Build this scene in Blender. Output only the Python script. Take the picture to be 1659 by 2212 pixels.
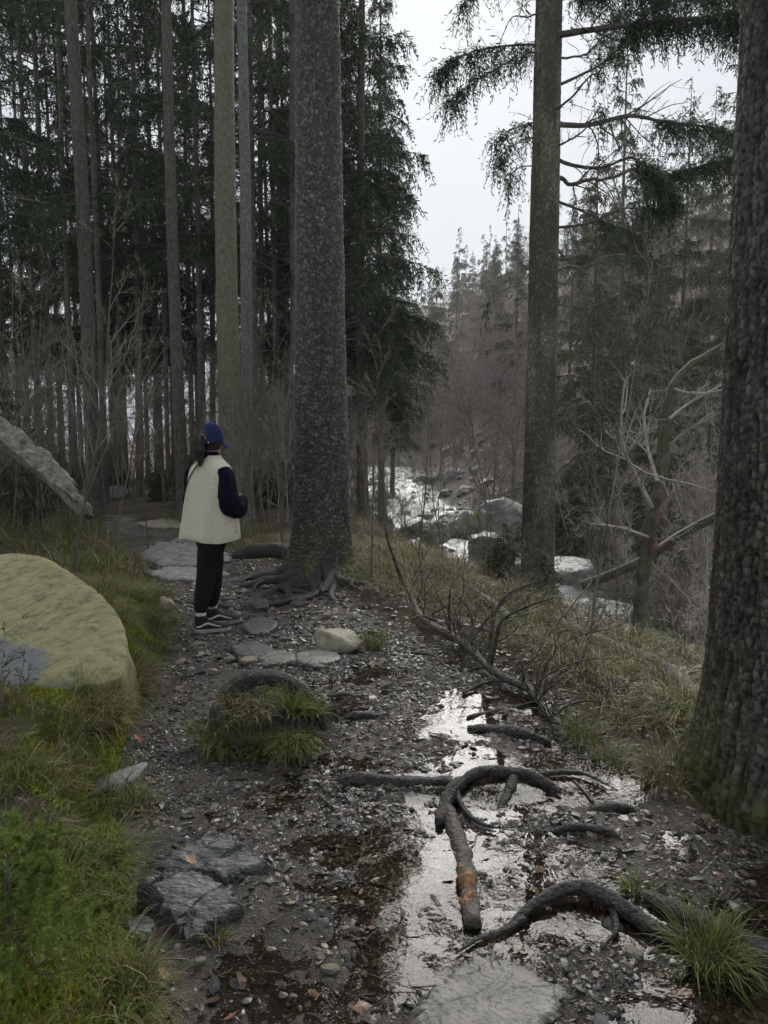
import bpy, bmesh, math, random
import numpy as np
from mathutils import Vector, Matrix

# ------------------------------------------------------------------ camera, sky, sun, exposure
for o in list(bpy.data.objects): bpy.data.objects.remove(o)
S = bpy.context.scene
COL = S.collection
PITCH = math.radians(5.81)
FPX = 1640.0
CAMZ = 1.6
cam_d = bpy.data.cameras.new('camera'); cam = bpy.data.objects.new('camera', cam_d); COL.objects.link(cam)
cam.location = (0, 0, CAMZ); cam.rotation_euler = (math.pi/2 - PITCH, 0, 0)
cam_d.sensor_fit = 'VERTICAL'; cam_d.sensor_height = 36.0; cam_d.lens = 18.0*FPX/1106.0
cam_d.clip_start = 0.05; cam_d.clip_end = 2000
S.camera = cam

SUN_EL, SUN_AZ = math.radians(33), math.radians(4)
world = bpy.data.worlds.new('World'); S.world = world; world.use_nodes = True
wn = world.node_tree; wn.nodes.clear()
def wnode(t, **k):
    n = wn.nodes.new(t)
    for a, v in k.items(): setattr(n, a, v)
    return n
sky = wnode('ShaderNodeTexSky', sky_type='NISHITA', sun_disc=False)
sky.sun_elevation = SUN_EL; sky.sun_rotation = SUN_AZ; sky.air_density = 1.0; sky.dust_density = 4.0
tc = wnode('ShaderNodeTexCoord')
# overcast: an even grey cloud deck, faintly mottled, a little brighter round the hidden sun
nz = wnode('ShaderNodeTexNoise'); nz.inputs['Scale'].default_value = 1.6; nz.inputs['Detail'].default_value = 3
ramp = wnode('ShaderNodeMapRange'); ramp.inputs['To Min'].default_value = 1.14; ramp.inputs['To Max'].default_value = 1.4
dot = wnode('ShaderNodeVectorMath', operation='DOT_PRODUCT')
dot.inputs[1].default_value = (math.sin(SUN_AZ)*math.cos(SUN_EL), math.cos(SUN_AZ)*math.cos(SUN_EL), math.sin(SUN_EL))
lobe = wnode('ShaderNodeMapRange'); lobe.interpolation_type = 'SMOOTHSTEP'
lobe.inputs['From Min'].default_value = 0.72; lobe.inputs['From Max'].default_value = 1.0
lobe.inputs['To Min'].default_value = 0.96; lobe.inputs['To Max'].default_value = 1.22
mul = wnode('ShaderNodeMath', operation='MULTIPLY')
tint = wnode('ShaderNodeVectorMath', operation='SCALE'); tint.inputs[0].default_value = (0.90, 0.99, 1.06)
mix = wnode('ShaderNodeMix', data_type='RGBA'); mix.inputs[0].default_value = 0.992
bg = wnode('ShaderNodeBackground'); bg.inputs['Strength'].default_value = 0.1
wout = wnode('ShaderNodeOutputWorld')
L = wn.links.new
L(tc.outputs['Generated'], nz.inputs['Vector']); L(nz.outputs['Fac'], ramp.inputs['Value'])
L(tc.outputs['Generated'], dot.inputs[0]); L(dot.outputs['Value'], lobe.inputs['Value'])
L(ramp.outputs['Result'], mul.inputs[0]); L(lobe.outputs['Result'], mul.inputs[1])
L(mul.outputs[0], tint.inputs['Scale'])
L(sky.outputs['Color'], mix.inputs[6]); L(tint.outputs['Vector'], mix.inputs[7])
L(mix.outputs[2], bg.inputs['Color']); L(bg.outputs[0], wout.inputs['Surface'])

sun_d = bpy.data.lights.new('sun', 'SUN'); sun_d.energy = 1.5; sun_d.angle = math.radians(58); sun_d.color = (1.0, 0.97, 0.93)
sun = bpy.data.objects.new('sun', sun_d); COL.objects.link(sun)
sd = Vector((math.sin(SUN_AZ)*math.cos(SUN_EL), math.cos(SUN_AZ)*math.cos(SUN_EL), math.sin(SUN_EL)))
sun.rotation_euler = sd.to_track_quat('Z', 'Y').to_euler(); sun.location = (0, 0, 40)

S.view_settings.view_transform = 'Standard'; S.view_settings.look = 'None'
S.view_settings.gamma = 1.0; S.view_settings.use_curve_mapping = False; S.view_settings.exposure = 2.35
cy = S.cycles
cy.max_bounces = 5; cy.diffuse_bounces = 4; cy.glossy_bounces = 3; cy.transmission_bounces = 2
cy.transparent_max_bounces = 8; cy.volume_bounces = 0; cy.caustics_reflective = False; cy.caustics_refractive = False
cy.use_adaptive_sampling = True; cy.adaptive_threshold = 0.02

# ------------------------------------------------------------------ helpers
rs = np.random.RandomState
cp, sp = math.cos(PITCH), math.sin(PITCH)
def ray(px, py):                       # photograph pixel (1659 x 2212 scale) -> direction with unit forward depth
    u = (px - 829.5)/FPX; v = (1106 - py)/FPX
    return np.array([u, cp + v*sp, -sp + v*cp])
def atY(px, py, Y):
    d = ray(px, py); return np.array([0, 0, CAMZ]) + d*(Y/d[1])
def ihash(ix, iy, iz, seed):
    h = (ix.astype(np.int64)*374761393 + iy.astype(np.int64)*668265263 + iz.astype(np.int64)*2147483647 + seed*1274126177) & 0xffffffff
    h = ((h ^ (h >> 13))*1274126177) & 0xffffffff
    h = ((h ^ (h >> 16))*2246822519) & 0xffffffff
    return ((h ^ (h >> 15)) & 0xffffff)/float(0xffffff)
def vn2(x, y, seed=0):
    x = np.asarray(x, float); y = np.asarray(y, float)
    ix = np.floor(x); iy = np.floor(y); fx = x-ix; fy = y-iy
    fx = fx*fx*(3-2*fx); fy = fy*fy*(3-2*fy); z = np.zeros_like(ix)
    a = ihash(ix, iy, z, seed); b = ihash(ix+1, iy, z, seed); c = ihash(ix, iy+1, z, seed); d = ihash(ix+1, iy+1, z, seed)
    return (a*(1-fx)+b*fx)*(1-fy) + (c*(1-fx)+d*fx)*fy - .5
def vn3(p, seed=0):
    i = np.floor(p); f = p-i; f = f*f*(3-2*f); r = 0
    for dx in (0, 1):
        for dy in (0, 1):
            for dz in (0, 1):
                w = (f[..., 0] if dx else 1-f[..., 0])*(f[..., 1] if dy else 1-f[..., 1])*(f[..., 2] if dz else 1-f[..., 2])
                r = r + w*ihash(i[..., 0]+dx, i[..., 1]+dy, i[..., 2]+dz, seed)
    return r-.5
def fbm2(x, y, o=4, seed=0, g=.5):
    r = 0; a = 1.0; f = 1.0
    for k in range(o): r = r + a*vn2(x*f, y*f, seed+k*17); a *= g; f *= 2.03
    return r
def fbm3(p, o=3, seed=0, g=.5):
    r = 0; a = 1.0; f = 1.0
    for k in range(o): r = r + a*vn3(p*f, seed+k*17); a *= g; f *= 2.03
    return r
def sstep(a, b, x):
    t = np.clip((x-a)/(b-a), 0, 1); return t*t*(3-2*t)
def voro(x, y, seed=0, wrap=None, jit=.9):          # F1, F2-F1, cell hash
    ix = np.floor(x); iy = np.floor(y); f1 = np.full(x.shape, 9.); f2 = np.full(x.shape, 9.); cid = np.zeros(x.shape)
    z = np.zeros_like(ix)
    for dx in (-1, 0, 1):
        for dy in (-1, 0, 1):
            cx = ix+dx; cyy = iy+dy; hx = np.mod(cx, wrap) if wrap else cx
            jx = ihash(hx, cyy, z, seed); jy = ihash(hx, cyy, z+1, seed); c = ihash(hx, cyy, z+2, seed)
            d = np.hypot(cx+.5+jit*(jx-.5)-x, cyy+.5+jit*(jy-.5)-y)
            m = d < f1
            f2 = np.where(m, f1, np.minimum(f2, d)); cid = np.where(m, c, cid); f1 = np.where(m, d, f1)
    return f1, f2-f1, cid

def mesh_np(name, V, Fs, col=None, smooth=True, extra=None):
    V = np.asarray(V, np.float32).reshape(-1, 3)
    me = bpy.data.meshes.new(name); me.vertices.add(len(V)); me.vertices.foreach_set('co', V.ravel())
    idx = []; st = []; n = 0
    for F in Fs:
        F = np.asarray(F, np.int32)
        if F.size == 0: continue
        k = F.shape[1]; idx.append(F.ravel()); st.append(n + np.arange(len(F))*k); n += F.size
    idx = np.concatenate(idx); st = np.concatenate(st)
    me.loops.add(n); me.loops.foreach_set('vertex_index', idx.astype(np.int32))
    me.polygons.add(len(st)); me.polygons.foreach_set('loop_start', st.astype(np.int32))
    me.polygons.foreach_set('use_smooth', np.full(len(st), smooth))
    me.update(calc_edges=True)
    if col is not None:
        a = me.color_attributes.new('Col', 'FLOAT_COLOR', 'POINT')
        c = np.ones((len(V), 4), np.float32); c[:, :3] = col; a.data.foreach_set('color', c.ravel())
    for k, v in (extra or {}).items():
        a = me.attributes.new(k, 'FLOAT', 'POINT'); a.data.foreach_set('value', np.asarray(v, np.float32).ravel())
    return me
class MB:
    def __init__(s): s.V = []; s.F = []; s.C = []; s.n = 0
    def add(s, V, *Fs, col=None):
        V = np.asarray(V, float).reshape(-1, 3); s.V.append(V)
        for F in Fs: s.F.append(np.asarray(F)+s.n)
        if col is not None: s.C.append(np.broadcast_to(np.asarray(col, float), (len(V), 3)))
        s.n += len(V); return s
    def mesh(s, name, smooth=True):
        return mesh_np(name, np.concatenate(s.V), s.F, np.concatenate(s.C) if s.C else None, smooth)
STUFF = {'branches', 'crown', 'needles', 'twigs', 'blades', 'dead_branches', 'foliage'}
def link(name, me, mat=None, parent=None, label=None):
    o = bpy.data.objects.new(name, me); COL.objects.link(o)
    if mat is not None and len(me.materials) == 0: me.materials.append(mat)
    if parent is not None: o.parent = parent
    if name in STUFF: o['kind'] = 'stuff'
    if label: o['label'] = label
    return o
def tag(o, label=None, cat=None, group=None, kind=None):
    if label: o['label'] = label
    if cat: o['category'] = cat
    if group: o['group'] = group
    if kind: o['kind'] = kind
    return o
def thing(name, label, cat, loc=(0, 0, 0), rotz=0, group=None, scale=1):
    o = bpy.data.objects.new(name, None); COL.objects.link(o); o.empty_display_size = .2
    o.location = loc; o.rotation_euler = (0, 0, rotz); o.scale = (scale,)*3
    return tag(o, label, cat, group)
def dup(root, loc, rotz=0, scale=1, label=None, group=None, tilt=(0, 0)):
    r = root.copy(); COL.objects.link(r); r.location = loc; r.rotation_euler = (tilt[0], tilt[1], rotz); r.scale = (scale,)*3
    if label: r['label'] = label
    if group: r['group'] = group
    for ch in list(root.children):
        c = ch.copy(); COL.objects.link(c); c.parent = r
        for g in list(ch.children):
            d = g.copy(); COL.objects.link(d); d.parent = c
    return r
def grid_faces(n, m, wrap=False):      # n rows, m columns
    i = np.arange(n-1)[:, None]; j = np.arange(m if wrap else m-1)[None, :]; j2 = (j+1) % m
    return np.stack([i*m+j, i*m+j2, (i+1)*m+j2, (i+1)*m+j], -1).reshape(-1, 4)
def nrm(a): return a/np.maximum(np.linalg.norm(a, axis=-1, keepdims=True), 1e-9)
def tubes(P, R, sides, seed=0):        # (B,n,3),(B,n) -> verts, quads
    P = np.asarray(P, float); R = np.asarray(R, float); B, n, _ = P.shape
    T = nrm(np.gradient(P, axis=1)); ref = rs(seed).normal(size=(B, 1, 3)); ref = np.broadcast_to(ref, T.shape)
    N = nrm(np.cross(T, ref)); Bn = np.cross(T, N)
    a = np.arange(sides)*2*math.pi/sides
    V = P[:, :, None] + R[:, :, None, None]*(np.cos(a)[None, None, :, None]*N[:, :, None]+np.sin(a)[None, None, :, None]*Bn[:, :, None])
    F = grid_faces(n, sides, True)
    F = (F[None]+(np.arange(B)*n*sides)[:, None, None]).reshape(-1, 4)
    return V.reshape(-1, 3), F
def spline(pts, n):                    # Catmull-Rom resample, any dimension
    p = np.asarray(pts, float); p = np.vstack([2*p[0]-p[1], p, 2*p[-1]-p[-2]]); k = len(p)-3
    t = np.linspace(0, k-1e-6, n); i = t.astype(int); f = (t-i)[:, None]
    a, b, c, d = p[i], p[i+1], p[i+2], p[i+3]
    return .5*(2*b+(c-a)*f+(2*a-5*b+4*c-d)*f*f+(3*b-a-3*c+d)*f**3)
def limb(pts, radii, n=40, sides=12, rough=.15, fs=9., seed=0, cap=True):   # one gnarled tube; returns V,F(list)
    q = spline(np.column_stack([pts, radii]), n); P = q[:, :3]; R = np.maximum(q[:, 3], .001)
    T = nrm(np.gradient(P, axis=0)); N = np.zeros_like(P)
    r = np.array([.13, .31, .94]) if abs(T[0, 2]) < .8 else np.array([.9, .3, .1])
    for i in range(n):
        r = r - T[i]*np.dot(r, T[i]); r = r/np.linalg.norm(r); N[i] = r
    Bn = np.cross(T, N); a = np.arange(sides)*2*math.pi/sides
    D = np.cos(a)[None, :, None]*N[:, None]+np.sin(a)[None, :, None]*Bn[:, None]
    V = P[:, None]+R[:, None, None]*D
    k = 1+rough*2*fbm3(V*fs, 3, seed)+rough*1.2*vn3(np.concatenate([np.broadcast_to(np.cos(a)[None, :, None]*3, V.shape[:2]+(1,)), np.broadcast_to(np.sin(a)[None, :, None]*3, V.shape[:2]+(1,)), np.broadcast_to(np.linspace(0, 2, n)[:, None, None], V.shape[:2]+(1,))], -1), seed+5)
    gs = np.stack([np.broadcast_to(np.cos(a)[None]*2.6, V.shape[:2]), np.broadcast_to(np.sin(a)[None]*2.6, V.shape[:2]), np.broadcast_to(np.arange(n)[:, None]*n**-1.*3., V.shape[:2])], -1)
    k = k-rough*.9*np.abs(fbm3(gs*1.3, 2, seed+31))+rough*.25
    V = P[:, None]+R[:, None, None]*D*k[..., None]
    F = [grid_faces(n, sides, True)]
    V = V.reshape(-1, 3)
    if cap:
        V = np.vstack([V, P[0]-T[0]*R[0]*.2, P[-1]+T[-1]*R[-1]*.3]); m = n*sides; j = np.arange(sides); j2 = (j+1) % sides
        F += [np.stack([np.full(sides, m), j2, j], 1), np.stack([np.full(sides, m+1), (n-1)*sides+j, (n-1)*sides+j2], 1)]
    return V, F
def grow(r, st, d, Ln, R, n, wander, up=0., tip=.25):
    B = len(st); P = np.zeros((B, n, 3)); P[:, 0] = st; d = nrm(d)
    for i in range(1, n):
        d = nrm(d + r.normal(size=(B, 3))*wander + np.array([0, 0, up])); P[:, i] = P[:, i-1]+d*(Ln/(n-1))[:, None]
    return P, R[:, None]*np.linspace(1, tip, n)[None]
def spawn(r, P, Rn, k, t0, t1, ang, lf, lsd=.3, rf=.5, flat=0.):
    B, n, _ = P.shape; pi = np.repeat(np.arange(B), k); t = r.uniform(t0, t1, B*k)*(n-1); i = np.minimum(t.astype(int), n-2); f = (t-i)
    a = P[pi, i]; b = P[pi, i+1]; st = a+(b-a)*f[:, None]; T = nrm(b-a)
    q = r.normal(size=T.shape); q[:, 2] *= (1-flat); q = nrm(q-T*np.sum(q*T, 1, keepdims=True))
    an = np.radians(r.normal(ang, 12, len(pi)))[:, None]
    d = T*np.cos(an)+q*np.sin(an)
    PL = np.linalg.norm(np.diff(P, axis=1), axis=2).sum(1)[pi]
    Ln = PL*lf*(1.15-.8*t/(n-1))*np.exp(r.normal(0, lsd, len(pi)))
    return st, d, Ln, Rn[pi, i]*rf

# ------------------------------------------------------------------ materials
def mk(name, c1, c2=None, scale=8., rough=.75, bump=.3, bscale=None, attr=False, spec=.35, stretch=(1, 1, 1), c3=None, rvar=0., detail=6., bdist=.02, per_obj=0., transl=0.):
    m = bpy.data.materials.new(name); m.use_nodes = True; t = m.node_tree; b = t.nodes['Principled BSDF']
    b.inputs['Specular IOR Level'].default_value = spec; b.inputs['Roughness'].default_value = rough
    co = t.nodes.new('ShaderNodeTexCoord'); mp = t.nodes.new('ShaderNodeMapping'); mp.inputs['Scale'].default_value = stretch
    t.links.new(co.outputs['Object'], mp.inputs['Vector'])
    n = t.nodes.new('ShaderNodeTexNoise'); n.inputs['Scale'].default_value = scale; n.inputs['Detail'].default_value = detail; n.inputs['Roughness'].default_value = .72
    t.links.new(mp.outputs[0], n.inputs['Vector'])
    if attr:
        at = t.nodes.new('ShaderNodeVertexColor'); at.layer_name = 'Col'
        mr = t.nodes.new('ShaderNodeMapRange'); mr.inputs['From Min'].default_value = .3; mr.inputs['From Max'].default_value = .7
        mr.inputs['To Min'].default_value = .65; mr.inputs['To Max'].default_value = 1.35
        vm = t.nodes.new('ShaderNodeVectorMath'); vm.operation = 'SCALE'
        t.links.new(n.outputs['Fac'], mr.inputs['Value']); t.links.new(at.outputs['Color'], vm.inputs[0]); t.links.new(mr.outputs[0], vm.inputs['Scale'])
        out = vm.outputs[0]
    else:
        cr = t.nodes.new('ShaderNodeValToRGB'); e = cr.color_ramp.elements
        e[0].position = .32; e[0].color = (*c1, 1); e[1].position = .68; e[1].color = (*(c2 or c1), 1)
        if c3: q = e.new(.5); q.color = (*c3, 1)
        t.links.new(n.outputs['Fac'], cr.inputs['Fac']); out = cr.outputs['Color']
    if per_obj:
        oi = t.nodes.new('ShaderNodeObjectInfo'); mr2 = t.nodes.new('ShaderNodeMapRange'); mr2.inputs['To Min'].default_value = 1-per_obj; mr2.inputs['To Max'].default_value = 1+per_obj
        v2 = t.nodes.new('ShaderNodeVectorMath'); v2.operation = 'SCALE'
        t.links.new(oi.outputs['Random'], mr2.inputs['Value']); t.links.new(out, v2.inputs[0]); t.links.new(mr2.outputs[0], v2.inputs['Scale']); out = v2.outputs[0]
    t.links.new(out, b.inputs['Base Color'])
    if bump:
        n2 = t.nodes.new('ShaderNodeTexNoise'); n2.inputs['Scale'].default_value = bscale or scale*3; n2.inputs['Detail'].default_value = 5
        t.links.new(mp.outputs[0], n2.inputs['Vector'])
        bp = t.nodes.new('ShaderNodeBump'); bp.inputs['Strength'].default_value = bump; bp.inputs['Distance'].default_value = bdist
        t.links.new(n2.outputs['Fac'], bp.inputs['Height']); t.links.new(bp.outputs[0], b.inputs['Normal'])
        if rvar:
            mr = t.nodes.new('ShaderNodeMapRange'); mr.inputs['To Min'].default_value = rough-rvar; mr.inputs['To Max'].default_value = rough+rvar
            t.links.new(n2.outputs['Fac'], mr.inputs['Value']); t.links.new(mr.outputs[0], b.inputs['Roughness'])
    if transl:
        tr = t.nodes.new('ShaderNodeBsdfTranslucent'); ms = t.nodes.new('ShaderNodeMixShader'); ms.inputs[0].default_value = transl
        t.links.new(out, tr.inputs['Color']); t.links.new(b.outputs[0], ms.inputs[1]); t.links.new(tr.outputs[0], ms.inputs[2])
        t.links.new(ms.outputs[0], t.nodes['Material Output'].inputs['Surface'])
    return m
M = {}
M['bark_big'] = mk('bark_scaly_grey', (.05, .043, .036), (.17, .155, .135), 30, .62, .6, 90, attr=True, spec=.4, bdist=.006, rvar=.12)
M['bark'] = mk('bark_spruce', (.045, .039, .033), (.20, .18, .155), 20, .75, .9, 45, stretch=(1, 1, .4), bdist=.015, per_obj=.25)
M['bark_olive'] = mk('bark_olive', (.09, .082, .05), (.22, .205, .15), 28, .75, .8, 60, stretch=(1, 1, .5), bdist=.012)
M['bark_pale'] = mk('bark_pale', (.05, .046, .044), (.30, .29, .28), 34, .75, .8, 60, stretch=(1, 1, .5), bdist=.012)
M['dead_twig'] = mk('dead_twig', (.07, .06, .05), (.2, .18, .155), 5, .8, 0)
M['needle'] = mk('needles_dark', (.028, .044, .024), (.075, .10, .048), 2.2, .6, 0, per_obj=.3, transl=.2, spec=.25)
M['needle_far'] = mk('needles_olive', (.05, .066, .034), (.125, .14, .065), .8, .7, 0, per_obj=.3, transl=.2, spec=.2)
M['needle_fresh'] = mk('needles_fresh', (.12, .18, .035), (.25, .31, .07), 4, .5, 0, transl=.25, spec=.3)
M['twig_brown'] = mk('twig_brown', (.09, .078, .062), (.225, .20, .165), 1.6, .75, 0, per_obj=.35)
M['twig_red'] = mk('twig_red', (.10, .055, .035), (.20, .11, .07), 2.5, .7, 0, per_obj=.2)
M['twig_pale'] = mk('twig_pale', (.24, .21, .175), (.50, .46, .40), 1.5, .8, 0, per_obj=.25)
M['twig_far'] = mk('twig_far', (.19, .155, .145), (.32, .265, .245), .5, .85, 0, per_obj=.2)
M['grass'] = mk('grass_blades', None, None, 3, .55, 0, attr=True, transl=.2, spec=.3)
M['gravel'] = mk('gravel_wet', None, None, 90, .33, .3, 200, attr=True, spec=.5, bdist=.003)
M['rock'] = mk('rock_grey', (.12, .12, .115), (.30, .30, .285), 7, .6, .7, 24, c3=(.2, .2, .19), bdist=.02, per_obj=.25)
M['rock_wet'] = mk('rock_wet_slate', (.03, .032, .033), (.24, .24, .23), 13, .38, 1., 40, stretch=(.6, 1.6, 2), c3=(.10, .102, .10), bdist=.03, rvar=.15, spec=.5)
M['rock_tan'] = mk('rock_tan', (.2, .17, .12), (.4, .37, .29), 12, .6, .8, 40, bdist=.012)
M['rock_flat'] = mk('rock_flat_brown', (.085, .08, .068), (.25, .235, .2), 9, .42, .6, 60, stretch=(1, 1.15, 1), bdist=.012, rvar=.14)
M['root'] = mk('root_wet', (.010, .009, .008), (.085, .078, .068), 26, .5, 1., 75, bdist=.025, rvar=.15, spec=.35)
M['log'] = mk('log_bark', (.018, .015, .012), (.15, .13, .105), 22, .6, 1., 60, bdist=.02)
M['soil'] = mk('soil_dark', (.018, .014, .01), (.06, .048, .036), 10, .8, .9, 40, bdist=.02)
M['moss'] = mk('moss', (.035, .05, .01), (.13, .16, .03), 14, .9, .9, 60, bdist=.012, spec=.1)
M['leaf'] = mk('leaf_brown', (.08, .035, .02), (.16, .075, .04), 20, .4, .2, 60, per_obj=.4)
M['leaf_green'] = mk('leaf_green', (.13, .2, .03), (.26, .34, .07), 8, .5, 0, transl=.3)

# ------------------------------------------------------------------ terrain
EY = [-6, 0, 1.9, 3.3, 4.6, 6.3, 8, 10, 13, 15, 20, 30, 500]
EL = [.2, -.15, -.62, -1.22, -1.5, -1.78, -2.5, -3.5, -5, -7.2, -14, -30, -300]
ER = [2.2, 2.0, 1.8, 1.42, .98, .15, -.9, -1.9, -3.3, -5.2, -11, -27, -297]
SLY = [-6, 2, 4, 6, 8, 10, 13, 20, 40, 80, 500]; SLX = [3.2, 2.5, 2.05, 1.55, .8, .1, -1.0, -2.6, -4.5, -8, -20]
XSY = [-6, 3, 8, 13, 23, 40, 70, 110, 500]; XSX = [8, 7.2, 6.0, 4.5, 2.7, 1.3, -1.0, -6, -60]
ZSY = [-6, 8, 12.5, 13.2, 18, 18.8, 23, 24, 29, 30, 40, 41.5, 55, 70, 500]
ZSZ = [-3.2, -2.75, -2.6, -2.4, -2.35, -2.2, -2.15, -1.95, -1.9, -1.7, -1.6, -1.35, -1.0, -.5, 8]
def xs_(y): return np.interp(y, XSY, XSX)
def zs_(y): return np.interp(y, ZSY, ZSZ)
def el_(y): return np.interp(y, EY, EL)
def er_(y): return np.interp(y, EY, ER)
def sl_(y): return np.interp(y, SLY, SLX)
def base(x, y):
    x = np.asarray(x, float); y = np.asarray(y, float)
    wob = .12*vn2(x*.9, y*.9, 3)+.18*vn2(y*.6, y*0+1, 4)
    dl = el_(y)-x+wob; near = 1-sstep(7, 13, y)
    zl = (.17*sstep(0, .35, dl)+.5*sstep(.2, 2.6, dl)+.1*np.maximum(dl-1.5, 0))*near + (.06*sstep(0, .5, dl)+.6*sstep(1.5, 9, dl))*(1-near)
    zl = np.minimum(zl, 2.2)
    sl = sl_(y); hw = 2.0+.5*vn2(y*.4, y*0, 9); xs = xs_(y); zs = zs_(y)
    t = np.clip((x-sl)/np.maximum(xs-hw-sl, .5), 0, 1)
    zr = (zs-.25)*(t**2.4)*(1-.0*t)
    dh = x-xs-hw
    hill = np.maximum(dh, 0); hill = 30*(1-np.exp(-hill*.6/30))
    rise = np.maximum(y-58, 0)*.30*sstep(-26, -6, x+.12*y-4)
    rise = 22*(1-np.exp(-rise/22))
    berm = .10*np.exp(-((x-(er_(y)+.35))/.3)**2)*(1-sstep(9, 13, y))
    dam = .05*sstep(3.12, 3.34, y+.05*vn2(x*5, y*0, 77))*(1-sstep(4.4, 5.8, y))*sstep(-.45, -.2, x)*(1-sstep(.5, .95, x))
    rough = .22*fbm2(x*.5, y*.5, 4, 21)*sstep(.3, 2.5, np.maximum(dl, x-sl-.5))*(1-.6*near*sstep(.2, 1, dl)) + 1.1*fbm2(x*.12, y*.12, 3, 23)*sstep(2, 10, dh)
    far = np.maximum(-(x+26), 0)
    return dam+zl+zr+hill+rise+berm+rough-.02*far
def pathmask(x, y):
    w = .22*fbm2(x*2.2, y*2.2, 3, 31)
    return sstep(-.12, .18, x-el_(y)+w)*sstep(-.15, .25, er_(y)-x+w*1.4)
def micro(x, y, pm):
    m = .030*fbm2(x*2.1, y*2.1, 2, 40)+.020*fbm2(x*7, y*7, 3, 41)+.015*fbm2(x*26, y*26, 2, 43)
    b = .05*fbm2(x*3.5, y*3.5, 4, 45)
    return m*pm+b*(1-pm)
PUD = [(930, 1565, .42, .22, .022), (1000, 1540, .25, .12, .018), (1250, 1690, .30, .22, .03), (940, 1930, .22, .26, .022), (880, 2090, .22, .18, .02), (1080, 2010, .22, .12, .02),
       (640, 1840, .35, .16, .018), (760, 1960, .28, .18, .014), (1500, 2170, .2, .12, .02), (420, 1620, .22, .35, .010), (430, 1760, .25, .25, .010), (620, 2080, .25, .16, .012), (1180, 1950, .3, .1, .012), (830, 1640, .5, .3, .012), (820, 1545, .55, .45, .014), (740, 1470, .4, .4, .010), (1050, 1640, .4, .2, .012)]
def ground_hit(px, py, off=0.):
    d = ray(px, py); t = np.linspace(1.2, 160, 30000)
    z = CAMZ+d[2]*t - base(d[0]*t, d[1]*t) - off
    i = np.argmax(z < 0); i = i if z[i] < 0 else len(t)-1
    tt = t[i]; return np.array([d[0]*tt, d[1]*tt, float(base(d[0]*tt, d[1]*tt))])
PUDW = [(ground_hit(a, b), c, d, e) for a, b, c, d, e in PUD]
def dips(x, y):
    r = np.zeros_like(x)
    for p, a, b, dp in PUDW: r = np.maximum(r, dp*np.exp(-(((x-p[0])/a)**2+((y-p[1])/b)**2)**1.5))
    return r
def H(x, y):
    x = np.asarray(x, float); y = np.asarray(y, float); pm = pathmask(x, y)
    return base(x, y)+micro(x, y, pm)-dips(x, y)*.9
def Hs(x, y): return float(H(np.array([x]), np.array([y]))[0])
def G(px, py):
    p = ground_hit(px, py); p[2] = Hs(p[0], p[1]); return p
def axis(segs):
    out = []
    for a, b, n in segs: out.append(np.linspace(a, b, n, endpoint=False))
    return np.concatenate(out+[np.array([segs[-1][1]])])
def geo(a, b, n, s): return a+(b-a)*(np.expm1(s*np.linspace(0, 1, n, endpoint=False))/np.expm1(s))
gx = np.concatenate([-geo(5, 260, 60, 4.)[::-1][:-0 or None], np.linspace(-5, -2.2, 60, endpoint=False)[1:], np.linspace(-2.2, 2.2, 330, endpoint=False), np.linspace(2.2, 6, 70, endpoint=False), geo(6, 260, 70, 4.), [260]])
gy = np.concatenate([np.linspace(-6, 1.4, 30, endpoint=False), np.linspace(1.4, 4.6, 260, endpoint=False), np.linspace(4.6, 9, 190, endpoint=False), np.linspace(9, 20, 110, endpoint=False), geo(20, 420, 100, 3.2), [420]])
X, Y = np.meshgrid(gx, gy); X = X.ravel(); Y = Y.ravel()
pm = pathmask(X, Y); Z = H(X, Y)
n1 = fbm2(X*1.3, Y*1.3, 4, 51); n2 = fbm2(X*5, Y*5, 3, 52); n3 = fbm2(X*.25, Y*.25, 3, 53)
def lerp(a, b, t): return np.asarray(a)*(1-t[:, None])+np.asarray(b)*t[:, None]
mud = lerp((.058, .048, .040), (.155, .132, .106), np.clip(.45+n1*.7+n2*.5, 0, 1))
dl = el_(Y)-X
leftc = lerp((.05, .042, .022), (.18, .19, .024), np.clip(.45+n1*1.3+n2*.6, 0, 1))
leftc = lerp(leftc, lerp((.05, .042, .025), (.085, .08, .035), np.clip(.5+n1, 0, 1)), np.array(sstep(6, 10, Y)))
rightc = lerp((.05, .038, .025), (.15, .115, .065), np.clip(.45+n1+n2*.7, 0, 1))
farc = lerp((.17, .14, .12), (.27, .23, .18), np.clip(.5+n1*.5+n3, 0, 1))
side = np.array(X > .5*(el_(Y)+er_(Y)))
cc = np.where(side[:, None], lerp(rightc, farc, np.array(sstep(1.5, 6, X-xs_(Y)))), leftc)
bed = np.array(np.exp(-((X-xs_(Y))/2.6)**4)); cc = lerp(cc, lerp((.07, .068, .06), (.16, .16, .145), np.clip(.5+n1+n2, 0, 1)), bed)
cc = lerp(cc, mud, pm)
g = mk('ground_earth', None, None, 75, .6, 1., 150, attr=True, spec=.45, bdist=.03)
t = g.node_tree; b = t.nodes['Principled BSDF']
wa = t.nodes.new('ShaderNodeAttribute'); wa.attribute_name = 'wet'
mr = t.nodes.new('ShaderNodeMapRange'); mr.inputs['To Min'].default_value = .9; mr.inputs['To Max'].default_value = .16
t.links.new(wa.outputs['Fac'], mr.inputs['Value']); t.links.new(mr.outputs[0], b.inputs['Roughness'])
wet = pm*np.clip(.75+n1*.6, 0.2, 1)
ground = link('ground', mesh_np('ground', np.stack([X, Y, Z], 1), [grid_faces(len(gy), len(gx))], cc, True, {'wet': wet}), g)
tag(ground, 'muddy forest ground with a wet path above a stream valley', 'ground', kind='structure')

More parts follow.
